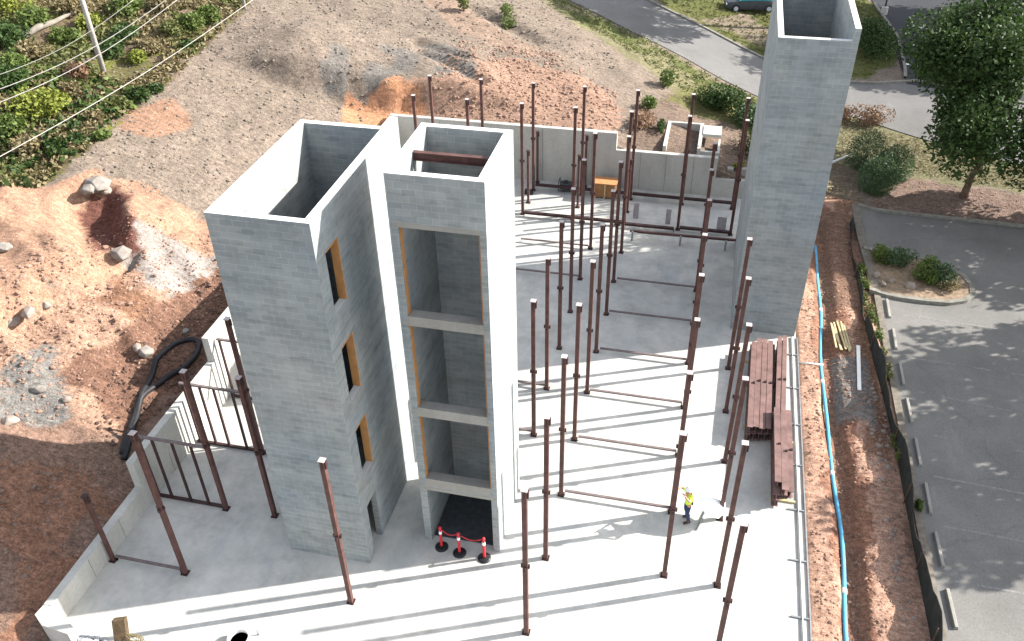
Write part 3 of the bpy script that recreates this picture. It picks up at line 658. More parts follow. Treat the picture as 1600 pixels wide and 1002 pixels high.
# stud frames on the left
def stud_frame(y, xa, xb, xs, label):
    o = empty('stud_frame', (xa, y, 0), label, 'steel frame', 'steel stud frames by the left wall')
    m = MB(); m.box(0, xb - xa, -.05, .05, 3.12, 3.2); m.build('top_rail', M['dusty'], o)
    m = MB(); m.box(0, xb - xa, -.06, .06, .03, .11); m.build('bottom_rail', M['steeld'], o)
    for x in xs:
        m = MB(); m.box(x - xa - .04, x - xa + .04, -.04, .04, .112, 3.118); m.build('stud', M['steeld'], o)
stud_frame(19.08, -18.85, -16.05, (-18.78, -18.22, -17.42, -16.67), 'dark steel stud frame nearer the camera beside the left retaining wall')
stud_frame(22.08, -18.85, -16.05, (-18.7, -18.0, -17.4, -16.62), 'middle dark steel stud frame, casting stripes on the sunlit left wall')
stud_frame(24.95, -18.8, -15.4, (-18.7, -18.0, -17.3), 'farthest steel stud frame, mostly hidden by the wide block tower')
# a panel between the tall posts of the left group
o = empty('cross_brace', (-15.95, 22.04, 0), 'thick horizontal steel brace from the dark column to the wide block tower', 'steel brace')
m = MB(); m.box(.09, 3.0, -.06, .06, .02, .16); m.build('tube_rail', M['steeld'], o)

# ------------------------------------------------------------------ stacked beams
def i_beam(L, w=.2, hh=.3):
    m = MB(); m.box(-w/2, w/2, 0, L, 0, .02); m.box(-w/2, w/2, 0, L, hh - .02, hh); m.box(-.009, .009, 0.003, L - .003, .02, hh - .02)
    return m
GB = 'red steel beams stacked at the right slab edge'
def beam(x, y, z, L, w, hh, label, rz=0):
    o = empty('steel_beam', (x, y, z), label, 'steel beam', GB, rz)
    i_beam(L, w, hh).build('flanged_beam', M['steel2'], o)
    m = MB(); m.box(w * .1, w * .48, L * .48, L * .5, hh + .001, hh + .05); m.build('clip_plate', M['steeld'], o)
for i, (x, L, z, w, hh) in enumerate(((3.02, 6.0, .1, .2, .34), (3.24, 6.15, .1, .2, .36), (3.46, 6.2, .1, .2, .36), (3.70, 6.1, .1, .2, .34), (3.92, 6.0, .1, .18, .34))):
    beam(x, 26.75 + .05 * i, z, L, w, hh, 'long red steel beam, %s from the left in the wide stack' % ORD[i], -.02)
for i, (x, L) in enumerate(((3.06, 5.7), (3.29, 5.95), (3.53, 6.0), (3.77, 5.85))):
    beam(x, 26.82 + .06 * (i % 2), .48, L, .22, .3, 'long red steel beam in the top layer of the wide stack, %s from the left' % ORD[i], -.02)
for i, (x, L) in enumerate(((4.10, 6.2), (4.32, 6.3))):
    beam(x + .05, 27.0, .1, L, .19, .34, 'long red steel beam, %s in the narrow pair right of the wide stack' % ORD[i], -.03)
    beam(x + .02, 27.1, .46, L - .1, .19, .3, 'red steel beam on top, %s in the narrow pair right of the wide stack' % ORD[i], -.03)
for i in range(3):
    for k in range(3):
        L = (4.45, 4.55, 4.5)[k]
        if k == 2 and i == 2: continue
        beam(4.08 + .25 * i, 23.45 - (0.0 if k else 0) + .25 * (2 - k) * (i != 0) + (.35 if (k == 2 and i == 0) else 0), .08 + k * .32, L - .35 * (k == 2), .24, .3, 'short red beam in the near stack, %s row up and %s from the left' % (ORD[k], ORD[i]))
for y in (27.6, 29.8, 31.9):
    m = MB(); m.box(2.85, 4.5, y, y + .09, 0.001, .095); tag(m.build('timber_bearer', M['wood']), 'pale timber bearer under the long beams, %s from the front' % {27.6: 'first', 29.8: 'second', 31.9: 'third'}[y], 'timber', 'timbers under the beam stacks')
for y, w_ in ((23.8, 'front'), (27.0, 'back')):
    m = MB(); m.box(3.95, 4.85, y, y + .09, 0.001, .078); tag(m.build('timber_bearer', M['wood']), 'pale timber bearer under the %s end of the near short beam stack' % w_, 'timber', 'timbers under the beam stacks')

# ------------------------------------------------------------------ slab edge form on the right
ef = empty('edge_form', (5.24, 13, 0), 'long grey edge form rail with short kickers along the right side of the slab', 'edge form')
m = MB(); m.box(-.07, -.02, -10, 21.2, -.05, .06); m.build('form_board', M['galv'], ef)
m = MB(); m.tube([(-.30, -10, .05), (-.30, 21.2, .05)], .03, 8); m.build('edge_pipe', M['galv'], ef)
for i, y in enumerate(np.arange(-6, 21.2, 2.35)):
    m = MB(); m.box(-.66, -.075, y, y + .06, .004, .05); m.build('kicker', M['galv'], ef)
# pipes
def tube_thing(name, pts, r, mat, label, cat, n=8, group=None, sm=True):
    m = MB(); m.tube(pts, r, n); o = m.build(name, mat, smooth=sm); tag(o, label, cat, group); return o
pp = [(6.62 + .1 * math.sin(y * .35) - .22 + .04 * math.sin(y * .9), y, ground_z(6.62 + .1 * math.sin(y * .35) - .1, y) * .3 - .26) for y in np.arange(5, 44, .7)]
bp = empty('water_pipe', (0, 0, 0), 'long bright blue pipe laid in the trench along the right of the slab', 'pipe')
m = MB(); m.tube(pp, .078, 10); m.build('pipe_run', M['blue'], bp, smooth=True)
for k in (6, 14, 22, 30, 38, 46):
    if k + 1 < len(pp):
        a = Vector(pp[k]); d = (Vector(pp[k + 1]) - a).normalized(); m = MB(); m.tube([a, a + d * .22], .092, 10); m.build('pipe_joint', M['white'], bp, smooth=True)
m = MB(); z_ = ground_z(5.8, 32.8) + .03; tube_thing('white_pipe', [(5.35, 32.65, z_ + .02), (6.35, 32.75, z_ - .02)], .04, M['white'], 'short white pipe stub crossing between slab edge and blue pipe', 'pipe')
z_ = ground_z(7.85, 33) + .08
m = MB(); m.bar((7.95, 34.35, z_ + .02), (7.75, 31.15, z_), .16, .05); tag(m.build('white_board', M['white'], bevel=.008), 'long white board lying on the red dirt strip', 'board')
for i in range(7):
    x = 6.95 + i * .11; s = rng.uniform(-.25, .25)
    z_ = ground_z(7.2, 35) + .1 + .03 * (i % 2)
    m = MB(); m.bar((x - .15 + s * .3, 36.0 + rng.uniform(-.15, .15), z_), (x + .12 + s, 33.95 + rng.uniform(-.15, .15), z_ + .01), .075, .05)
    tag(m.build('lumber_plank', M['wood']), 'loose pale lumber stick, %s from the left in the pile on the red dirt' % ORD[i], 'lumber', 'lumber sticks on the dirt')
# silt fence
sf = empty('silt_fence', (0, 0, 0), 'sagging black silt fence between red dirt strip and parking lot', 'fence')
line = resample([(8.98, 5), (9.0, 19), (8.95, 24), (8.85, 29), (8.55, 33.5), (8.38, 38), (8.3, 42), (8.4, 46)], 120)
m = MB()
for i, (x, y) in enumerate(line):
    z = ground_z(x, y); hgt = .88 + .1 * math.sin(i * .8) + rng.uniform(-.05, .05); 
    if y > 36: hgt *= .45
    lean = .15 * math.sin(i * .33)
    for dx, zz in ((0, z - .1), (lean * .5, z + hgt * .6), (lean, z + hgt), (lean + .02, z + hgt), (lean * .5 + .03, z + hgt * .6), (.03, z - .1)):
        m.v.append((x + dx, y, zz))
for i in range(len(line) - 1):
    for j in range(5):
        q = i * 6 + j; m.f.append((q, q + 1, q + 7, q + 6))
m.build('fence_fabric', M['fabric'], sf)
for i in range(4, 120, 9):
    x, y = line[i]; z = ground_z(x, y)
    m = MB(); m.box(x - .07, x - .03, y - .02, y + .02, z - .1, z + (1.0 if y < 36 else .6)); m.build('fence_stake', M['oldwood'], sf)

# wheel stops
ws = [(9.72, 38.7, 37.15), (9.74, 36.2, 34.65), (9.76, 33.6, 32.05), (9.78, 31.2, 29.55), (9.80, 28.65, 27.1), (9.84, 26.15, 24.6), (9.87, 23.7, 22.15), (9.90, 21.2, 19.65), (9.94, 18.6, 17.1)]
src = None
for i, (x, ya, yb) in enumerate(ws):
    if src is None:
        m = MB(); m.prism([(-.09, -.78), (.09, -.78), (.09, .78), (-.09, .78)], 0, .13)
        for k in (4, 5, 6, 7): v = m.v[k]; m.v[k] = (v[0] * .6, v[1] * .985, v[2])
        src = m.build('wheel_stop', M['castw'], bevel=.015); o = src
    else: o = src.copy(); COL.objects.link(o)
    o.location = (x - .06, (ya + yb) / 2, -.295); o.rotation_euler = (0, 0, rng.uniform(-.03, .03))
    tag(o, 'grey concrete wheel stop, %s from the planted island toward the camera' % ORD[i], 'wheel stop', 'wheel stops along the parking lot edge')

# ------------------------------------------------------------------ back-of-slab items
cr = empty('plywood_crate', (-5.55, 46.25, 0), 'orange-brown plywood crate against the back wall', 'crate')
m = MB(); m.box(-.68, .68, -.42, .42, .1, .95); m.build('crate_body', M['ply'], cr, bevel=.01)
m = MB(); m.box(-.72, .72, -.46, .46, .951, 1.0); m.build('crate_lid', simple('darker plywood', (.42, .20, .085)), cr)
m = MB()
for x in (-.55, 0, .55): m = MB(); m.box(x - .05, x + .05, -.44, .44, 0, .099); m.build('crate_skid', M['wood'], cr)
for x in (-.66, 0, .6): m = MB(); m.box(x, x + .07, -.445, -.421, .1, .95); m.build('crate_batten', M['wood'], cr)
gn = empty('generator', (-7.95, 46.5, 0), 'small black machine on the slab left of the plywood crate', 'generator')
m = MB(); m.box(-.35, .35, -.25, .25, .12, .5); m.build('engine_body', M['dark'], gn, bevel=.04)
m = MB(); m.tube([(-.42, -.3, .06), (-.42, -.3, .62), (-.42, .3, .62), (-.42, .3, .06)], .022, 6); m.tube([(.42, -.3, .06), (.42, -.3, .62), (.42, .3, .62), (.42, .3, .06)], .022, 6); m.tube([(-.42, -.3, .06), (.42, -.3, .06)], .022, 6); m.tube([(-.42, .3, .06), (.42, .3, .06)], .022, 6); m.build('tube_frame', M['black'], gn)
m = MB(); m.lathe([(.0, .5), (.14, .5), (.16, .56), (.1, .62)], n=12); m.build('fuel_tank', M['black'], gn)
tube_thing('power_cord', [(-7.5, 46.5, .02), (-7.2, 46.35, .015), (-6.9, 46.5, .015), (-6.75, 46.4, .015)], .015, M['black'], 'short black cord trailing from the small machine', 'cord', 5)
tb = empty('tool_box', (-10.05, 45.6, 0), 'small black tool box on the slab beyond the open shaft tower', 'box')
m = MB(); m.box(-.25, .25, -.15, .15, 0, .25); m.build('box_body', M['black'], tb, bevel=.01); m = MB(); m.tube([(-.1, 0, .25), (-.1, 0, .3), (.1, 0, .3), (.1, 0, .25)], .012, 6); m.build('handle', M['galv'], tb)
# stacked grey panels by the far tower
for i, (x, y, w_, h_, l) in enumerate(((-1.6, 43.6, .28, .8, 'leaning against the rail left of the gap'), (1.35, 43.3, .5, .8, 'leaning by the last column before the far tower'), (-3.45, 43.9, .3, .85, 'leaning behind the fifth column of the near row'))):
    m = MB(); m.bar((x, y, .0), (x, y + .25, h_), w_, .04, (0, 1, 0)); tag(m.build('leaning_panel', simple('dusty panel', (.27, .25, .25))), 'small dusty grey panel ' + l, 'panel', 'leaning panels')
# concrete drain box
db = empty('drainage_box', (0, 0, 0), 'open-topped concrete drainage box set in the bank behind the back wall', 'drain box')
zt = 2.55
for nm, (a, b, c_, d) in dict(side_wall=(-2.5, -2.3, 48.3, 52.0), back_side=(-2.297, -.5, 51.8, 52.0), right_side=(-.5, -.3, 48.3, 52.0)).items():
    m = MB(); m.box(a, b, c_, d, .9, zt); m.build(nm, M['cast'], db)
m = MB(); m.box(-2.297, -.503, 48.3, 51.797, 1.0, 1.55); m.build('box_floor', M['castw'], db)
m = MB(); m.box(-.28, .8, 50.3, 51.6, zt - .12, zt + .06); m.build('cover_slab', M['cast'], db, bevel=.01)
for a, b, c_, d in ((-.28, .8, 48.4, 48.55), (.68, .8, 48.553, 50.3)):
    m = MB(); m.box(a, b, c_, d, 1.0, zt - .2); m.build('side_wall', M['cast'], db)
# red delineator posts
for i, (x, y) in enumerate(((-7.48, 19.05), (-6.78, 18.93), (-5.86, 18.9))):
    dp = empty('delineator_post', (x, y, 0), ('left', 'middle', 'right')[i] + ' red delineator post with white band before the ground floor shaft opening', 'safety post', 'red posts guarding the shaft opening')
    m = MB(); m.lathe([(.24, 0), (.24, .03), (.19, .07), (.07, .09), (.065, .12)], n=16); m.build('rubber_base', M['black'], dp)
    m = MB(); m.lathe([(.055, .10), (.052, .7), (.048, .98), (.062, 1.0), (.062, 1.07), (.03, 1.10)], n=14); m.build('post_tube', M['orange'], dp, smooth=True)
    m = MB(); m.lathe([(.057, .74), (.055, .88), (.045, .881)], n=14); m.build('reflective_band', M['white'], dp)
for i, (a, b) in enumerate((((-7.41, 19.03, .97), (-6.86, 18.95, .97)), ((-6.70, 18.93, .97), (-5.94, 18.91, .97)))):
    pts = []
    for t in np.linspace(0, 1, 9): pts.append((a[0] + (b[0] - a[0]) * t, a[1] + (b[1] - a[1]) * t, .97 - .14 * math.sin(PI * t)))
    tube_thing('plastic_chain', pts, .02, M['orange'], 'sagging red plastic chain between the %s posts before the shaft opening' % ('left and middle', 'middle and right')[i], 'chain', 6, 'red plastic chains')

# manhole riser, stakes, gravel, post at lower left
mr = empty('pipe_riser', (-12.75, 13.95, 0), 'pale round pipe riser with dark hole on the sunlit slab', 'pipe')
m = MB(); m.lathe([(.36, 0), (.36, .3), (.31, .3), (.31, .02)], n=24); m.build('riser_ring', M['white'], mr, smooth=False)
m = MB(); m.lathe([(0.001, .12), (.305, .12)], n=24); m.build('dark_disc', simple('dark disc', (.02, .05, .06), .15, .1, 2, bstr=0), mr)  # dark disc closes the ring below its rim
tube_thing('slab_stub', [(-12.3, 14.35, 0), (-12.3, 14.35, .22)], .035, M['galv'], 'small capped pipe stub behind the round riser', 'pipe')
m = MB(); m.bar((-12.25, 13.95, .03), (-11.75, 14.0, .03), .05, .05); tag(m.build('lumber_scrap', M['wood']), 'short wood scrap lying right of the round riser', 'lumber')
wp = empty('wooden_post', (-16.05, 12.75, -.1), 'weathered splintered wooden post leaning at the front left slab edge', 'post')
m = MB(); m.bar((.5, -1.2, -1.2), (-.10, .35, 1.55), .40, .28); m.build('post_timber', M['oldwood'], wp, bevel=.02)
m = MB()
for k in range(14): a = rng.uniform(-.5, 1.1); m.tube([(.1, .1, .9 + a * .3), (.4 + rng.uniform(-.1, .3), .1 + rng.uniform(-.3, .3), .7 + a * .4), (.6 + rng.uniform(-.1, .3), .05 + rng.uniform(-.3, .3), .3 + a * .4)], .012, 4)
m.build('splinter_strands', M['leafd'], wp)
m = MB()
for k in range(900):
    a = rng.random() * 2 * PI; r = rng.random() ** .6; x = -17.7 + r * 1.1 * math.cos(a); y = 12.7 + r * .55 * math.sin(a); z = -.15 + .5 * (1 - r) + .1
    m.rock((x, y, z), rng.uniform(.035, .075), .8, k)
tag(m.build('gravel_pile', M['gravel']), 'grey gravel heap at the front left corner of the slab', 'gravel', kind='stuff')

# ------------------------------------------------------------------ black drain hose behind the left wall
loop = [(-20.75, 19.8, 2.2), (-21.0, 20.6, 1.9), (-21.6, 22.3, 1.75), (-22.1, 24.2, 1.8), (-22.35, 25.8, 1.85), (-22.1, 26.75, 1.85), (-21.55, 26.9, 1.8), (-21.2, 26.3, 1.75), (-21.15, 25.2, 1.7), (-21.6, 23.9, 1.75), (-21.7, 22.6, 1.85), (-21.25, 21.0, 1.95), (-20.9, 19.9, 2.1)]
lp = []
for i in range(len(loop) - 1):
    p0, p1, p2, p3 = [Vector(loop[min(max(j, 0), len(loop) - 1)]) for j in (i - 1, i, i + 1, i + 2)]
    for t in np.linspace(0, 1, 7)[:-1]:
        lp.append(.5 * ((2 * p1) + (-p0 + p2) * t + (2*p0 - 5*p1 + 4*p2 - p3) * t*t + (-p0 + 3*p1 - 3*p2 + p3) * t**3))
lp = [Vector((p.x + .25, p.y, max(ground_z(p.x + .25, p.y) + .09, 0))) for p in lp]
tube_thing('drain_hose', lp, .125, M['black'], 'thick black drain hose looped on the soil behind the left retaining wall', 'hose', 9)

# ------------------------------------------------------------------ worker
pr = empty('person', (.93, 22.15, 0), 'worker in yellow-green shirt and dark jeans, arms raised, standing on the sunlit slab', 'person')
pr.rotation_euler = (0, 0, math.radians(-65))
def skin(name, verts, edges, radii, mat, parent, sub=1):
    me = bpy.data.meshes.new(name); me.from_pydata(verts, edges, []); me.update()
    o = bpy.data.objects.new(name, me); COL.objects.link(o); o.parent = parent
    o.modifiers.new('skin', 'SKIN'); sk = me.skin_vertices[0] if me.skin_vertices else None
    if sk is None:
        bpy.context.view_layer.objects.active = o
    for i, r in enumerate(radii):
        r = r if hasattr(r, '__len__') else (r, r)
        me.skin_vertices[0].data[i].radius = r
        me.skin_vertices[0].data[i].use_root = (i == 0)
    s = o.modifiers.new('sub', 'SUBSURF'); s.levels = sub; s.render_levels = sub
    dg = bpy.context.evaluated_depsgraph_get(); dg.update()
    nm = bpy.data.meshes.new_from_object(o.evaluated_get(dg)); nm.materials.append(mat)
    nm.polygons.foreach_set('use_smooth', [True] * len(nm.polygons))
    o.modifiers.clear(); o.data = nm; nm.name = name
    return o
# front = -y of the figure; joints
J = dict(pel=(0, 0, .95), wst=(0, -.01, 1.08), chs=(0, -.02, 1.28), nck=(0, -.01, 1.45), hd0=(0, -.02, 1.53), hd1=(0, -.035, 1.62), hd2=(0, -.03, 1.71),
         shl=(.19, -.01, 1.40), ell=(.38, -.16, 1.42), wrl=(.25, -.28, 1.60), shr=(-.19, -.01, 1.40), elr=(-.37, -.18, 1.40), wrr=(-.16, -.33, 1.58),
         hpl=(.10, 0, .92), knl=(.13, -.06, .50), anl=(.14, .05, .09), tol=(.16, -.13, .04), hpr=(-.10, 0, .92), knr=(-.13, .0, .50), anr=(-.13, .14, .10), tor=(-.15, -.03, .04))
V_, E_, R_, ix = [], [], [], {}
def jv(k, r, p=None):
    ix[k] = len(V_); V_.append(J[k] if p is None else p); R_.append(r)
for k, r in (('pel', (.15, .11)), ('wst', (.135, .10)), ('chs', (.165, .115)), ('nck', .06), ('hd0', .062), ('hd1', (.078, .092)), ('hd2', (.065, .078)),
             ('shl', .065), ('ell', .046), ('wrl', .032), ('shr', .065), ('elr', .046), ('wrr', .032), ('hpl', .09), ('knl', .062), ('anl', .043), ('tol', .035), ('hpr', .09), ('knr', .062), ('anr', .043), ('tor', .035)): jv(k, r)
E_ = [(ix[a], ix[b]) for a, b in (('pel', 'wst'), ('wst', 'chs'), ('chs', 'nck'), ('nck', 'hd0'), ('hd0', 'hd1'), ('hd1', 'hd2'), ('chs', 'shl'), ('shl', 'ell'), ('ell', 'wrl'), ('chs', 'shr'), ('shr', 'elr'), ('elr', 'wrr'), ('pel', 'hpl'), ('hpl', 'knl'), ('knl', 'anl'), ('anl', 'tol'), ('pel', 'hpr'), ('hpr', 'knr'), ('knr', 'anr'), ('anr', 'tor'))]
# palms, fingers and thumbs
for sd, w, sx in (('l', 'wrl', -1), ('r', 'wrr', 1)):
    W = Vector(J[w]); dirv = (W - Vector(J['el' + sd])).normalized(); side = Vector((0, 0, 1)).cross(dirv).normalized()
    pm_ = W + dirv * .055; pi_ = len(V_); V_.append(tuple(pm_)); R_.append((.036, .018)); E_.append((ix[w], pi_))
    for k, L in enumerate((.062, .074, .07, .055)):
        o_ = side * (k - 1.5) * .02; a = pm_ + dirv * .03 + o_; b_ = a + dirv * L * .5 + Vector((0, -.01, .0)); c_ = b_ + dirv * L * .35 + Vector((sx * .0, -.03, 0))
        n0 = len(V_); V_ += [tuple(a), tuple(b_), tuple(c_)]; R_ += [.010, .009, .008]; E_ += [(pi_, n0), (n0, n0 + 1), (n0 + 1, n0 + 2)]
    a = W + dirv * .025 - side * .035; b_ = a + dirv * .035 - side * .02; n0 = len(V_); V_ += [tuple(a), tuple(b_)]; R_ += [.012, .010]; E_ += [(pi_, n0), (n0, n0 + 1)]
skin('body', V_, E_, R_, M['skin'], pr, 2)
def sub(ks, es, mat, name):
    kk = [k for k, _ in ks]
    skin(name, [J[k] if isinstance(k, str) else k for k in kk], [(kk.index(a), kk.index(b)) for a, b in es], [r for _, r in ks], mat, pr, 2)
J['slm'] = (.31, -.11, 1.415); J['srm'] = (-.30, -.12, 1.40); J['hem'] = (0, 0, .88)
sub([('wst', (.155, .12)), ('hem', (.165, .13)), ('chs', (.185, .135)), ('nck', .05), ('shl', .085), ('slm', .068), ('shr', .085), ('srm', .068)],
    [('wst', 'hem'), ('wst', 'chs'), ('chs', 'nck'), ('chs', 'shl'), ('shl', 'slm'), ('chs', 'shr'), ('shr', 'srm')], M['hivis'], 'shirt')
J['wai'] = (0, 0, 1.0)
sub([('pel', (.155, .125)), ('wai', (.15, .115)), ('hpl', .105), ('knl', .08), ('anl', .062), ('hpr', .105), ('knr', .08), ('anr', .062)],
    [('pel', 'wai'), ('pel', 'hpl'), ('hpl', 'knl'), ('knl', 'anl'), ('pel', 'hpr'), ('hpr', 'knr'), ('knr', 'anr')], M['jeans'], 'jeans')
for s_ in ('l', 'r'):
    a = Vector(J['an' + s_]); t_ = Vector(J['to' + s_]); m = MB(); m.tube([a + Vector((0, .05, -.045)), a + Vector((0, 0, -.03)), t_ + Vector((0, 0, .012)), t_ + Vector((0, -.04, 0))], [.045, .055, .05, .03], 10); m.build('boot', M['boot'], pr, smooth=True)
m = MB(); m.lathe([(.165, -.01), (.16, 0), (.125, .01), (.12, .05), (.09, .10), (.03, .125)], (0, -.035, 1.665), 18); m.build('hard_hat', M['white'], pr, smooth=True)
m = MB()
for sx in (-.032, .032): m.tube([(sx, -.128, 1.625), (sx, -.118, 1.625)], .012, 8)
m.build('eyes', M['black'], pr)
m = MB(); m.tube([(0, -.105, 1.625), (0, -.145, 1.59), (0, -.125, 1.58)], [.012, .018, .01], 8); m.build('nose', M['skin'], pr, smooth=True)
m = MB(); m.bar((-.025, -.122, 1.55), (.025, -.122, 1.55), .008, .008); m.build('mouth', M['maroon'], pr)
for sx in (-1, 1):
    m = MB(); m.tube([(sx * .084, -.03, 1.59), (sx * .098, -.02, 1.61), (sx * .092, -.02, 1.645)], [.012, .018, .012], 8); m.build('ear', M['skin'], pr, smooth=True)
m = MB(); m.box(.1, .2, .06, .10, 1.0, 1.12); m.build('tool_pouch', M['boot'], pr)
# level staff lying and thin pole held up
tube_thing('survey_staff', [(1.34, 21.75, .03), (1.70, 22.95, .05)], .035, M['galv'], 'slim grey staff lying on the slab just right of the worker', 'staff', 6)
# white umbrella lying open by the worker
ub = empty('umbrella', (1.75, 22.45, .95), 'open white umbrella propped beside the worker', 'umbrella')
ub.rotation_euler = (math.radians(14), math.radians(38), 0)
m = MB(); n = 8; prof = [(.0, .14), (.25, .125), (.5, .075), (.68, .0)]
b0 = len(m.v); m.v.append((0, 0, .14))
for r, z in prof[1:]:
    for k in range(n * 2):
        a = 2 * PI * k / (n * 2); rr = r * (1 if k % 2 == 0 else .955); m.v.append((rr * math.cos(a), rr * math.sin(a), z - (0 if k % 2 == 0 else .0)))
for k in range(2 * n): m.f.append((b0, b0 + 1 + k, b0 + 1 + (k + 1) % (2 * n)))
for i in range(2):
    for k in range(2 * n):
        a = b0 + 1 + i * 2 * n + k; e = b0 + 1 + i * 2 * n + (k + 1) % (2 * n); m.f.append((a, a + 2 * n, e + 2 * n, e))
m.build('canopy', M['white'], ub)
m = MB(); m.tube([(0, 0, .38), (0, 0, -.55)], .012, 6); m.build('shaft', M['galv'], ub)
m = MB()
for k in range(8): a = 2 * PI * k / 8; m.tube([(0, 0, .125), (.25 * math.cos(a), .25 * math.sin(a), .11), (.5 * math.cos(a), .5 * math.sin(a), .06), (.67 * math.cos(a), .67 * math.sin(a), -.01)], .005, 4)
m.build('ribs', M['galv'], ub)

# ------------------------------------------------------------------ foliage
def leaf_quad(m, c, s, g):
    u = Vector((g.uniform(-1, 1), g.uniform(-1, 1), g.uniform(-.7, .7))).normalized(); w = u.cross(Vector((g.uniform(-1, 1), g.uniform(-1, 1), g.uniform(-1, 1)))).normalized()
    u *= s * .62; w *= s * .36; c = Vector(c)
    n = len(m.v); m.v += [tuple(c - u), tuple(c + w), tuple(c + u), tuple(c - w)]; m.f.append((n, n+1, n+2, n+3))
def bush(name, c, rx, ry, h, mat, label, cat='shrub', group=None, n=700, s=.12, lump=5, seed=1, rz=0, stem=True, tight=False):
    g = random.Random(seed); o = empty(name, c, label, cat, group, rz)
    m = MB(); L = [(g.uniform(-.45, .45) * rx, g.uniform(-.45, .45) * ry, g.uniform(.35, .62) * h, g.uniform(.5, .72)) for _ in range(lump)]
    if tight: L = [(g.uniform(-.1, .1) * rx, g.uniform(-.1, .1) * ry, .42 * h, .95) for _ in range(lump)]
    for i in range(n):
        lx, ly, lz, k = L[i % lump]
        d = Vector((g.gauss(0, 1), g.gauss(0, 1), g.gauss(0, 1))).normalized() * (g.random() ** .28)
        p = (lx + d.x * rx * k, ly + d.y * ry * k, max(.03, lz + d.z * h * k * .8))
        leaf_quad(m, p, s * g.uniform(.6, 1.3), g)
    m.build('foliage', mat, o)
    if stem:
        m = MB()
        for i in range(min(lump, 6)): lx, ly, lz, k = L[i]; m.tube([(lx * .1, ly * .1, -.1), (lx * .6, ly * .6, lz * .6), (lx, ly, lz)], [.03, .02, .012], 5)
        m.build('stems', M['bark'], o)
    return o
def gz(x, y, d=0): return (x, y, ground_z(x, y) + d)
GH = 'round clipped shrubs left of the leafy tree'
for i, (x, y, r, h_, l) in enumerate(((9.7, 53.0, 1.25, 1.5, 'farthest and leftmost'), (11.3, 52.0, 1.15, 1.35, 'right-hand'), (10.1, 50.3, 1.25, 1.3, 'nearest, by the lot corner'), (10.7, 51.4, .95, 1.2, 'small middle'))):
    bush('round_shrub', gz(x, y), r, r, h_ * 1.35, M['leafb'], 'dark green round shrub, %s of the clump beside the parking lot' % l, 'shrub', GH, 5200, .085, 4, 20 + i, 0, True, True)
bush('red_shrub', gz(9.0, 59.3), 1.0, .8, 1.0, M['leafr'], 'low red-brown shrub at the road edge, left one of the pair', 'shrub', 'red-brown shrubs by the road', 700, .14, 4, 31)
bush('red_shrub', gz(10.7, 58.9), 1.4, .9, 1.2, M['leafr'], 'larger red-brown shrub at the road edge, right one of the pair', 'shrub', 'red-brown shrubs by the road', 1100, .14, 5, 32)
bush('hedge', gz(12.2, 73.2), 1.5, 4.6, 1.7, M['leaf'], 'long dark green hedge filling the kerbed island behind the tall tower', 'hedge', None, 7000, .17, 22, 33)
bush('spreading_shrub', gz(.6, 56.8), 2.1, 1.2, 1.5, M['leaf'], 'large dark spreading shrub above the drainage box, upper part', 'shrub', None, 2600, .16, 8, 35)
bush('spreading_shrub', gz(2.8, 55.2), 1.5, 1.5, 1.5, M['leafb'], 'green shrub beside the tall tower, below the large dark spreading shrub', 'shrub', None, 1800, .16, 7, 36)
bush('small_shrub', gz(-3.2, 57.6), .7, .7, 1.2, M['leafg'], 'small green shrub on the verge left of the large dark shrub', 'shrub', None, 500, .15, 3, 37)
bush('bright_shrub', gz(-3.9, 53.2), .8, .7, .9, M['leafg'], 'bright green shrub left of the drainage box', 'shrub', None, 700, .14, 4, 38)
bush('red_shrub', gz(-3.75, 50.6), .95, 1.1, .9, M['leafr'], 'pinkish red leafy shrub just behind the back wall step', 'shrub', None, 900, .13, 4, 39)
bush('dark_shrub', gz(-2.9, 50.4), .35, .9, .8, M['leaf'], 'dark narrow shrub pressed against the drainage box', 'shrub', None, 400, .12, 3, 40)
bush('dark_shrub', gz(2.4, 51.6), 1.2, 1.9, 1.2, M['leaf'], 'dark weedy shrub between the drainage box and the tall tower', 'shrub', None, 800, .13, 5, 41)
bush('pale_shrub', gz(2.0, 48.7), .6, .4, .5, M['leafy'], 'pale yellow weedy clump behind the low end of the back wall', 'shrub', None, 300, .12, 3, 42)
GI = 'green shrubs on the kerbed parking island'
for i, (x, y, r) in enumerate(((9.6, 42.3, .75), (10.6, 41.9, .85), (11.6, 41.6, .85), (12.3, 40.8, .85), (11.6, 40.5, .6))):
    bush('island_shrub', (x, y, -.16), r, r * .9, 1.0, M['leafg'] if i % 2 == 0 else M['leafb'], 'leafy green shrub on the parking island, %s from the dirt strip' % ORD[i], 'shrub', GI, 800, .12, 4, 50 + i)
bush('dry_shrub', (12.7, 40.2, -.16), .55, .5, .5, M['leafd'], 'dry brownish shrub at the round end of the parking island', 'shrub', None, 350, .1, 3, 57)
rk = 0
for x, y, r in ((9.35, 40.6, .3), (10.0, 40.3, .26), (10.9, 40.0, .3), (9.6, 39.9, .2)):
    m = MB(); m.rock((0, 0, 0), r, .7, 90 + rk); o = m.build('landscape_rock', M['rock'], loc=(x, y, -.1)); rk += 1
    tag(o, 'pale landscape rock on the parking island, %s from the dirt strip' % ['second', 'third', 'fourth', 'first'][rk - 1], 'rock', 'rocks on the parking island')
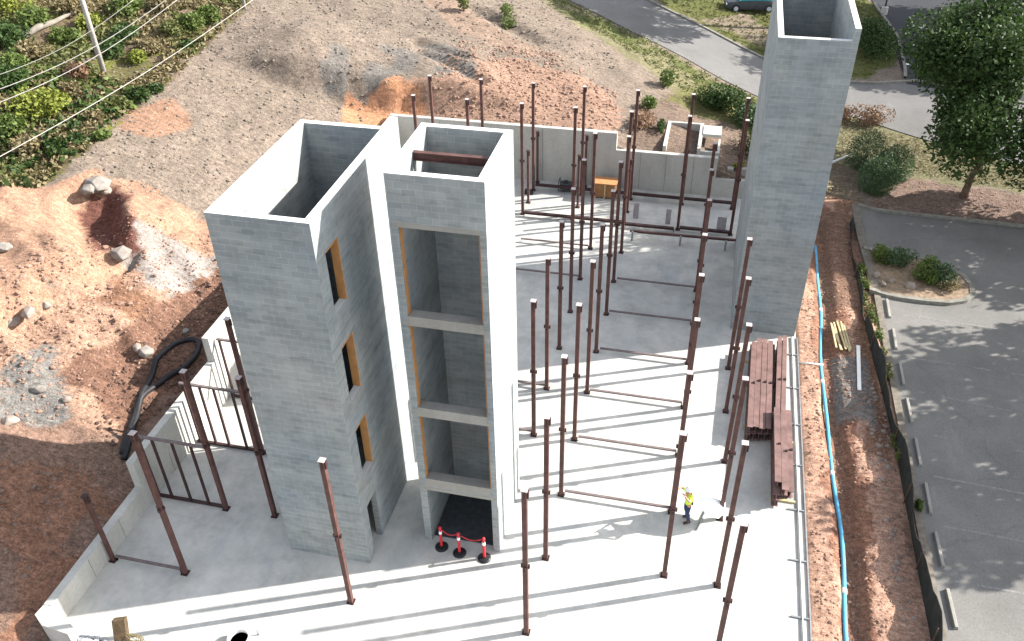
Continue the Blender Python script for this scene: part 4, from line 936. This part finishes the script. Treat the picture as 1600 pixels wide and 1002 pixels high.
# weeds on the silt fence and verge
for i, (px, py, r) in enumerate(((1345, 425, .5), (1352, 470, .45), (1363, 505, .4), (1380, 555, .35), (1402, 700, .4), (1403, 716, .3), (1349, 447, .5), (1357, 488, .5), (1370, 530, .4), (1387, 585, .35), (1432, 790, .3))):
    p = on_plane(px, py, -.2); bush('weed_clump', gz(p[0], p[1]), r * .6, r * 1.3, .5, M['grass'] if i % 2 else M['leafg'], 'green weeds along the silt fence, %s clump from the far end' % ORD[i], 'weeds', 'weed clumps along the silt fence', 300, .1, 3, 60 + i, stem=False)
for i, (px, py, r, mt) in enumerate(((787, 25, .8, 'leafg'), (795, 45, .6, 'leafg'), (725, 18, .5, 'grass'))):
    x, y, z = site(px, py); bush('verge_shrub', (x, y, z), r, r, 1.0, M[mt], 'small green bush where the hill meets the road, %s from the top' % ['second', 'lowest, third', 'leftmost, first'][i], 'shrub', 'bushes at the road verge', 350, .14, 3, 70 + i)
# scrub on the upper left slope
SC = [(20, 20, 1.6, 'leafy'), (60, 40, 1.3, 'leafg'), (15, 75, 1.6, 'leaf'), (120, 20, 1.2, 'leafd'), (50, 95, 1.2, 'leafd'), (200, 20, 1.4, 'leafg'), (195, 60, 1.0, 'leaf'), (255, 15, 1.2, 'leafd'), (100, 65, 1.0, 'leafg'), (175, 85, 1.0, 'leaf'), (215, 95, .8, 'leafy'),
      (300, 45, 1.2, 'leafg'), (270, 55, 1.0, 'grass'), (330, 30, 1.0, 'leafg'), (130, 120, .9, 'leafr'), (10, 140, 1.3, 'leaf'), (65, 180, 1.6, 'leafy'), (30, 205, 1.3, 'leafg'), (90, 165, .9, 'leafy'), (20, 110, 1.2, 'leafg'), (160, 215, .5, 'leafg'), (120, 220, .5, 'leaf'), (215, 155, .8, 'leaf'), (245, 140, .6, 'leaf'), (180, 165, .7, 'grass'), (110, 145, .8, 'leafd'), (45, 235, .9, 'leafd'), (85, 235, .7, 'leaf'), (150, 185, .6, 'leafd'), (290, 75, .6, 'leaf'), (235, 80, .8, 'leafd'), (5, 180, 1.2, 'leafd'), (140, 45, .9, 'leafy')]
cname = dict(leafy='yellow-green', leafg='fresh green', leaf='dark green', leafd='dry brown', leafr='reddish brown', grass='olive')
seen = {}
scrub_src = {}
def bush_place(q):
    px, py = q[:2]
    return ('left of the pole' if px < 120 else 'by the pole foot' if px < 200 and py > 60 else 'right of the pole',
            'near the top edge' if py < 50 else 'below the fallen log' if px < 120 and py < 130 else 'low on the slope' if py > 160 else 'half way down')
for i, (px, py, r, mt) in enumerate(SC):
    x, y, z = site(px, py)
    rel, up = bush_place(SC[i])
    bg = 'big' if r > 1.25 else 'medium' if r > .8 else 'small'
    lab = '%s %s bush %s, %s' % (bg, cname[mt], rel, up)
    mates = [q for q in SC if q[3] == mt and (q[2] > 1.25) == (r > 1.25) and (q[2] > .8) == (r > .8) and bush_place(q) == (rel, up)]
    if len(mates) > 1: lab += ', %s from the top' % ORD[sorted(mates, key=lambda q: (q[1], q[0])).index(SC[i])]
    bush('scrub_bush', (x, y, z - .1), r, r, r * .95, M[mt], lab, 'bush', 'scrub bushes on the upper left slope', int(650 * r), .2, 5, 100 + i)
# grass tufts as ground cover
def cover(name, pts, mat, s, label, k=5):
    g = random.Random(77); m = MB()
    for x, y in pts:
        z = ground_z(x, y) if False else 0
        m.c.append((x, y))
    P = np.array(pts); zz = z_ground(P[:, 0], P[:, 1])
    for (x, y), z in zip(pts, zz):
        for _ in range(k): leaf_quad(m, (x + g.gauss(0, .12), y + g.gauss(0, .12), z + g.uniform(.02, s * .8)), s * g.uniform(.6, 1.3), g)
    o = m.build(name, mat); tag(o, label, 'grass', kind='stuff')
def scatter(poly, n, seed):
    g = np.random.RandomState(seed); P = np.array(poly); lo = P.min(0); hi = P.max(0); q = lo + (hi - lo) * g.rand(n * 3, 2)
    return [tuple(a) for a in q[inside(q[:, 0], q[:, 1], poly)][:n]]
slope = zone([(-40, 300), (60, 290), (140, 232), (215, 165), (300, 92), (385, 5), (400, -40), (-60, -50)], 6)
def patchy(pts, s_, o_, th): return [p for p in pts if float(vnoise(p[0], p[1], s_, o_)) > th]
cover('scrub_undergrowth', patchy(scatter(slope, 1200, 8), 4, 61, .72), M['leafg'], .32, 'leafy green undergrowth between the bushes on the upper left slope', 7)
cover('scrub_undergrowth', patchy(scatter(slope, 1400, 9), 5, 62, .70), M['leaf'], .32, 'dark undergrowth between the bushes on the upper left slope', 7)
cover('scrub_grass', patchy(scatter(slope, 6000, 1), 3, 63, .58), M['grass'], .24, 'olive grass and weeds covering the upper left slope')
cover('dead_scrub', patchy(scatter(slope, 7000, 2), 3, 64, .38), M['leafd'], .22, 'dry straw and dead weeds on the upper left slope')
cover('verge_grass', scatter([(-24, 82), (-18.6, 73.9), (-13, 69.5), (-6, 65.6), (-1, 62.3), (2.9, 60.1), (3, 55), (-3, 58.5), (-13, 66.8), (-20, 75)], 2400, 3), M['grass'], .13, 'patchy grass along the road verge')
cover('lawn_grass', scatter([(9, 53), (30, 51), (30, 54), (18, 55.3), (12.5, 57.8), (7, 59), (7, 55)], 3000, 4), M['leafd'], .09, 'dry mown lawn by the leafy tree', 3)
cover('lawn_grass', scatter([(-10, 80.5), (3.8, 68.2), (10, 66), (13.6, 70), (13, 84), (8, 92), (-6, 90)], 2600, 5), M['grass'], .14, 'shaded lawn across the road', 4)

# ------------------------------------------------------------------ trees
def tree(c, H, R, label, seed, nl=14000, s=.3, trunk_h=None, group=None, mat=None, cx=(0, 0)):
    g = random.Random(seed); o = empty('leafy_tree', c, label, 'tree', group)
    th = trunk_h or H * .3; m = MB()
    top = Vector((cx[0] * .6, cx[1] * .6, H * .62))
    m.tube([(0, 0, -.2), (.05, 0, .25), (.12, .03, th * .6), (.2 + cx[0] * .2, cx[1] * .2, th), top * .8, top], [.30, .22, .18, .16, .10, .04], 9)
    cl = []
    for i in range(40):
        a = g.random() * 2 * PI; e = g.uniform(-.55, 1.0); rr = R * math.sqrt(max(.08, 1 - e * e * .8)) * g.uniform(.45, 1.0)
        p = Vector((cx[0] + rr * math.cos(a), cx[1] + rr * math.sin(a), th + (H - th) * (.46 + .44 * e))); cl.append((p, g.uniform(.10, .27) * R))
        if i % 2 == 0:
            st = Vector((.2, 0, th * g.uniform(.8, 1.5))); m.tube([st, st.lerp(p, .5) + Vector((0, 0, .3)), p], [.085, .05, .015], 5)
    m.build('trunk', M['bark'], o, smooth=True)
    m = MB()
    for i in range(nl):
        p, r = cl[g.randrange(len(cl))]
        d = Vector((g.gauss(0, 1), g.gauss(0, 1), g.gauss(0, .75))); d = d.normalized() * r * (g.random() ** .4) * 1.35
        leaf_quad(m, p + d, s * g.uniform(.6, 1.25), g)
    m.build('crown', mat or M['leaf'], o)
    return o
mx_, my_ = 15.16, 50.6
tree(gz(mx_, my_), 11.5, 6.0, 'large dark leafy tree with a short crooked trunk beside the parking lot', 3, 52000, .22, 2.2, None, None, (1.0, .2))
tree(gz(20.4, 49.4), 10.5, 4.4, 'big dark leafy tree at the right edge behind the crooked trunk tree', 4, 26000, .22, 2.4, None, None, (0, 0))
tree(gz(23.2, 76), 13, 5.6, 'tall dark tree across the road beyond the crooked trunk tree', 5, 16000, .32, 3, None, None, (0, 0))
# trees past the frame whose shade falls on the lot and the road
SH = 'trees whose shade falls on the asphalt'
tree((26.5, 37.5, -.3), 10, 4.4, 'shade tree beyond the right edge of the parking lot, middle one', 6, 7500, .42, 3, SH)
tree((24.5, 31.0, -.3), 9.5, 4.4, 'shade tree beyond the right edge of the parking lot, nearer one', 7, 7500, .42, 3, SH)
tree((25.5, 48.5, -.3), 9.5, 4.2, 'shade tree beyond the right edge of the parking lot, farther one', 8, 9000, .42, 2.5, SH)
tree(gz(7.6, 76.5), 15.5, 5.2, 'tall shade tree hidden behind the tall tower, nearer one', 9, 9000, .5, 7.5, SH)
tree(gz(6.5, 84), 16, 5.6, 'tall shade tree hidden behind the tall tower, farther one', 10, 9000, .5, 7.5, SH)
tree(gz(29, 84), 14, 6, 'shade tree beyond the dark side lot, farther one', 13, 8000, .5, 4, SH)
tree(gz(31, 76.5), 14, 6, 'shade tree beyond the dark side lot, nearer one', 14, 9000, .5, 4, SH)

# ------------------------------------------------------------------ poles, wires, log
pb = site(162, 112)
up = empty('utility_pole', pb, 'grey weathered utility pole standing on the scrubby upper left slope', 'utility pole')
m = MB(); m.tube([(0, 0, -.5), (0, 0, 9.5)], [.16, .11], 10); m.build('pole_shaft', M['pole'], up, smooth=True)
m = MB(); m.bar((-1.1, -.6, 8.7), (1.1, .6, 8.7), .1, .12); m.build('crossarm', M['pole'], up)
for t in (-.9, .9):
    m = MB(); m.lathe([(.03, 0), (.05, .05), (.03, .1), (.05, .14), (.02, .18)], (t, t * .54, 8.76), 8); m.build('insulator', M['white'], up)
pb2 = site(383, 14)
u2 = empty('utility_pole', pb2, 'short grey pole end at the top edge where the lower wire meets it', 'utility pole')
m = MB(); m.tube([(0, 0, -.3), (0, 0, 3.2)], [.1, .08], 8); m.build('pole_shaft', M['pole'], u2, smooth=True)
m = MB(); m.tube([(-.1, 0, 2.9), (.25, 0, 2.95)], .03, 6); m.build('wire_bracket', M['galv'], u2)
def wire(pa, za, pb_, zb, r, label, sag=.5):
    A = on_plane(*pa, za); B = on_plane(*pb_, zb); pts = []
    for t in np.linspace(0, 1, 16):
        p = A + (B - A) * t; pts.append((p[0], p[1], p[2] - sag * math.sin(PI * t)))
    tube_thing('overhead_wire', pts, r, M['pole'], label, 'wire', 5, 'overhead wires over the upper left slope')
wire((-60, 183), 11.5, (290, -10), 14, .017, 'thick pale overhead wire, lower of the close pair crossing the grey pole')
wire((-60, 160), 11.5, (280, -15), 14, .017, 'thick pale overhead wire, upper of the close pair crossing the grey pole')
wire((-60, 135), 11.5, (215, -5), 13.5, .012, 'thinner overhead wire above the close pair')
wire((-50, 272), 9.5, (395, 0), 11, .018, 'pale overhead wire lowest on the slope, ending at the short pole', .3)
wire((78, 292), 4.6, (140, 222), 5.6, .012, 'thin slack line low on the slope near the pale boulder', .1)
a = site(38, 66); b = site(118, 26); m = MB(); A = Vector(a) + Vector((0, 0, .25)); B = Vector(b) + Vector((0, 0, .3)); m.tube([A, A.lerp(B, .3) + Vector((0, 0, .15)), A.lerp(B, .6), B], [.17, .2, .15, .08], 9)
tag(m.build('fallen_log', simple('bleached log', (.17, .15, .125), .9, .25, 3), smooth=True), 'bleached fallen log left of the grey pole', 'log')

# ------------------------------------------------------------------ rocks and rubble
BR = [(153, 292, .75, 'rockg', 'large grey boulder at the top of the dark red gully'), (138, 297, .4, 'rockg', 'smaller boulder left of the large grey boulder'), (168, 300, .35, 'rock', 'small boulder right of the large grey boulder'), (215, 545, .3, 'rock', 'pale rock slab on the cut bank above the black hose'), (290, 519, .25, 'rockg', 'small grey rock in the shaded trench beside the wall'), (228, 552, .4, 'rockg', 'grey-white rock beside the pale rock slab'),
      (20, 505, .45, 'rock', 'pale ledge rock at the left edge of the terrace'), (45, 490, .4, 'rock', 'pale ledge rock second from the left edge of the terrace'), (70, 478, .35, 'rockg', 'ledge rock third from the left edge of the terrace'), (105, 625, .3, 'rock', 'pale rock in the rubble left of the black hose'), (15, 660, .4, 'rock', 'pale rock in the rubble at the left edge'), (60, 610, .3, 'rockg', 'grey rock in the middle of the left rubble'), (190, 400, .5, 'rockg', 'grey rock below the dark red gully'), (8, 388, .4, 'rockg', 'grey rock high on the terrace at the left edge')]
for i, (px, py, r, mt, l) in enumerate(BR):
    x, y, z = site(px, py); m = MB(); m.rock((0, 0, 0), r, .65, 300 + i); o = m.build('boulder', M[mt], loc=(x, y, z + r * .15), bevel=.04); tag(o, l, 'rock', 'loose boulders on the cut bank')
def rubble(name, poly, n, smin, smax, mat, label, seed, sq=.6):
    pts = scatter(poly, n, seed); g = random.Random(seed); P = np.array(pts); zz = z_ground(P[:, 0], P[:, 1]); m = MB()
    for (x, y), z in zip(pts, zz):
        r = smin + (smax - smin) * g.random() ** 3; m.rock((x, y, z + r * .1), r, sq, g.randrange(10 ** 6))
    tag(m.build(name, mat), label, 'rubble', kind='stuff')
rubble('hill_debris', [(-37, 36), (-28, 33), (-19.6, 42), (-20, 48), (-16, 53), (-6, 58), (-16, 70), (-24, 80), (-34, 76), (-36, 50)], 7500, .03, .13, M['mulch'], 'dry wood chip debris strewn over the tan hillside', 11)
rubble('rock_rubble', [(-40, 14), (-29, 21.5), (-28.5, 31), (-22.5, 34), (-21.4, 28), (-22.6, 22.5), (-24, 20), (-30, 16)], 4200, .015, .10, M['clod'], 'broken clay and rock rubble on the cut bank left of the wall', 12)
rubble('pale_rubble', [(-38, 16), (-30, 20.5), (-28.5, 30), (-25, 31), (-24.3, 24), (-27, 19)], 500, .04, .2, M['clod'], 'pale broken rock scattered on the cut bank', 13)
rubble('shade_toned_clods', [(-36, 2), (-28, 17.5), (-20.2, 21), (-20.2, 8), (-28, 0)], 2600, .03, .12, simple('shade toned clods', (.16, .11, .085), .95, .4, 3), 'soil clods toned dark for the shade at the lower left', 14)  # clod colour darkened to follow the tower shadow painted into this soil
rubble('trench_clods', [(-23.6, 22), (-22.2, 33), (-20.4, 35), (-20.2, 24), (-21.2, 20)], 1300, .03, .13, simple('trench clods', (.11, .065, .048), .95, .4, 3), 'shade toned clods in the shaded trench behind the left wall', 15)  # darker copy of the clay clods, wall shadow put into their colour
rubble('strip_clods', [(5.4, 8), (8.9, 8), (8.7, 30), (8.2, 45), (5.5, 46)], 4200, .02, .085, M['clod'], 'clay clods over the red dirt strip', 16)
rubble('strip_stones', [(8.2, 18), (8.9, 18), (8.7, 30), (8.2, 33), (7.9, 26)], 140, .04, .14, M['rock'], 'pale stones along the silt fence', 17)
rubble('bank_rubble', [(-17, 48.4), (-17, 56), (-10, 57), (-6, 54), (-5.3, 48.4)], 2200, .03, .15, M['clod'], 'orange clay clods on the bank behind the back wall', 18)
rubble('bed_chips', [(9.3, 48.3), (40, 47.2), (40, 50.2), (11, 52)], 2200, .02, .07, M['clod'], 'wood chip mulch in the tree bed', 19)
m = MB(); x, y, z = site(1310, 272)
tube_thing('white_pipe', [(6.6, 50.9, ground_z(6.6, 50.9) + .25), (8.9, 53.6, ground_z(8.9, 53.6) + .3)], .07, M['white'], 'slanting white pipe between the tall tower and round shrubs', 'pipe')
m = MB()
for k in range(26):
    x = 6.9 + rng.uniform(-.5, .5); y = 49.1 + rng.uniform(-.9, .9); a = rng.random() * PI; L = rng.uniform(.3, .8); z = ground_z(x, y) + rng.uniform(.05, .3)
    m.bar((x - L/2 * math.cos(a), y - L/2 * math.sin(a), z), (x + L/2 * math.cos(a), y + L/2 * math.sin(a), z + rng.uniform(-.08, .08)), .09, .04)
tag(m.build('scrap_wood_heap', M['wood']), 'pale heap of scrap wood right of the tall tower', 'wood', kind='stuff')
x = 7.0; mz = ground_z(1.4, 48.2)
for i, (x, y) in enumerate(((1.55, 48.2), (2.3, 48.3))):
    m = MB(); m.box(x - .18, x + .18, y - .18, y + .18, ground_z(x, y) - .1, 1.55); m.box(x - .1, x + .1, y - .186, y - .18, 1.15, 1.35); tag(m.build('concrete_block', M['castw'], bevel=.02), 'small pale concrete block behind the wall end, %s one' % ('left', 'right')[i], 'block', 'loose blocks behind the back wall')

# ------------------------------------------------------------------ car and lamp post across the road
cx_, cy_ = 2.3, 78.6
car = empty('parked_car', (cx_, cy_, ground_z(cx_, cy_) + .03), 'dark car with teal cabin parked across the road at the top edge', 'car', None, math.radians(8))
def car_loft(sections, mat, name):
    m = MB(); n = 0
    for x, hw, zb, zt_ in sections: m.v += [(x, -hw, zb), (x, -hw * 1.02, (zb + zt_) / 2), (x, -hw * .92, zt_), (x, hw * .92, zt_), (x, hw * 1.02, (zb + zt_) / 2), (x, hw, zb)]
    k = len(sections)
    for i in range(k - 1):
        for j in range(6): a = i * 6 + j; b = i * 6 + (j + 1) % 6; m.f.append((a, b, b + 6, a + 6))
    m.f.append(tuple(range(6))); m.f.append(tuple((k - 1) * 6 + j for j in range(6))[::-1])
    return m.build(name, mat, car, smooth=True, bevel=.02)
car_loft([(-2.25, .72, .4, .62), (-2.1, .82, .28, .78), (-1.2, .88, .24, .88), (0, .9, .24, .92), (1.2, .9, .24, .95), (2.0, .85, .28, .92), (2.2, .76, .4, .75)], M['dark'], 'body')
car_loft([(-1.15, .78, .9, .93), (-.45, .70, .9, 1.38), (.9, .70, .93, 1.42), (1.7, .74, .93, .98)], M['car'], 'cabin')  # whole cabin coloured teal, windows and roof alike
m = MB(); m.quad((-1.18, -.70, .955), (-1.18, .70, .955), (-.52, .60, 1.385), (-.52, -.60, 1.385)); m.build('windscreen', M['glass'], car)
for x in (-1.4, 1.35):
    for s_ in (-1, 1):
        w = MB(); w.tube([(x, s_ * .80, .32), (x, s_ * .93, .32)], .32, 18); wo = w.build('wheel', M['tyre'], car)
        w = MB(); w.tube([(x, s_ * .925, .32), (x, s_ * .94, .32)], .19, 14); w.build('rim', M['silver'], wo)
for s_ in (-1, 1):
    m = MB(); m.box(-2.24, -2.14, s_ * .62 - .14, s_ * .62 + .14, .58, .7); m.build('headlight', M['white'], car)
lx_, ly_ = 13.55, 81.5
lm = empty('street_lamp', gz(lx_, ly_), 'dark lamp post with pale base on the far hedge island', 'street lamp')
m = MB(); m.tube([(0, 0, .6), (0, 0, 6.5)], [.07, .05], 8); m.build('pole_shaft', M['dark'], lm, smooth=True)
m = MB(); m.lathe([(.28, -.2), (.28, .65), (.1, .7)], n=14); m.build('concrete_base', M['cast'], lm)
m = MB(); m.box(-.1, .9, -.12, .12, 6.45, 6.6); m.build('lamp_head', M['dark'], lm, bevel=.02)

# ------------------------------------------------------------------ light
w = bpy.data.worlds.new('World'); scene.world = w; w.use_nodes = True; nt = w.node_tree
sky = nt.nodes.new('ShaderNodeTexSky'); sky.sky_type = 'NISHITA'; sky.sun_disc = False
sky.sun_elevation = SUN_EL; sky.sun_rotation = PI / 2 - SUN_AZ; sky.air_density = 1.0; sky.dust_density = 1.0
hs = nt.nodes.new('ShaderNodeHueSaturation'); hs.inputs['Saturation'].default_value = .38; nt.links.new(sky.outputs[0], hs.inputs['Color']); nt.links.new(hs.outputs[0], nt.nodes['Background'].inputs['Color']); nt.nodes['Background'].inputs['Strength'].default_value = .120
sl = bpy.data.lights.new('sun', 'SUN'); sl.energy = 4.2; sl.angle = math.radians(.5); sl.color = (1.0, .95, .88)
so = bpy.data.objects.new('sun', sl); COL.objects.link(so)
dv = Vector((-math.cos(SUN_AZ) * math.cos(SUN_EL), -math.sin(SUN_AZ) * math.cos(SUN_EL), -math.sin(SUN_EL)))
so.rotation_euler = dv.to_track_quat('-Z', 'Y').to_euler(); so.location = (30, 15, 40)
vs = scene.view_settings; vs.view_transform = 'Standard'; vs.look = 'None'; vs.exposure = 1.8; vs.gamma = 1
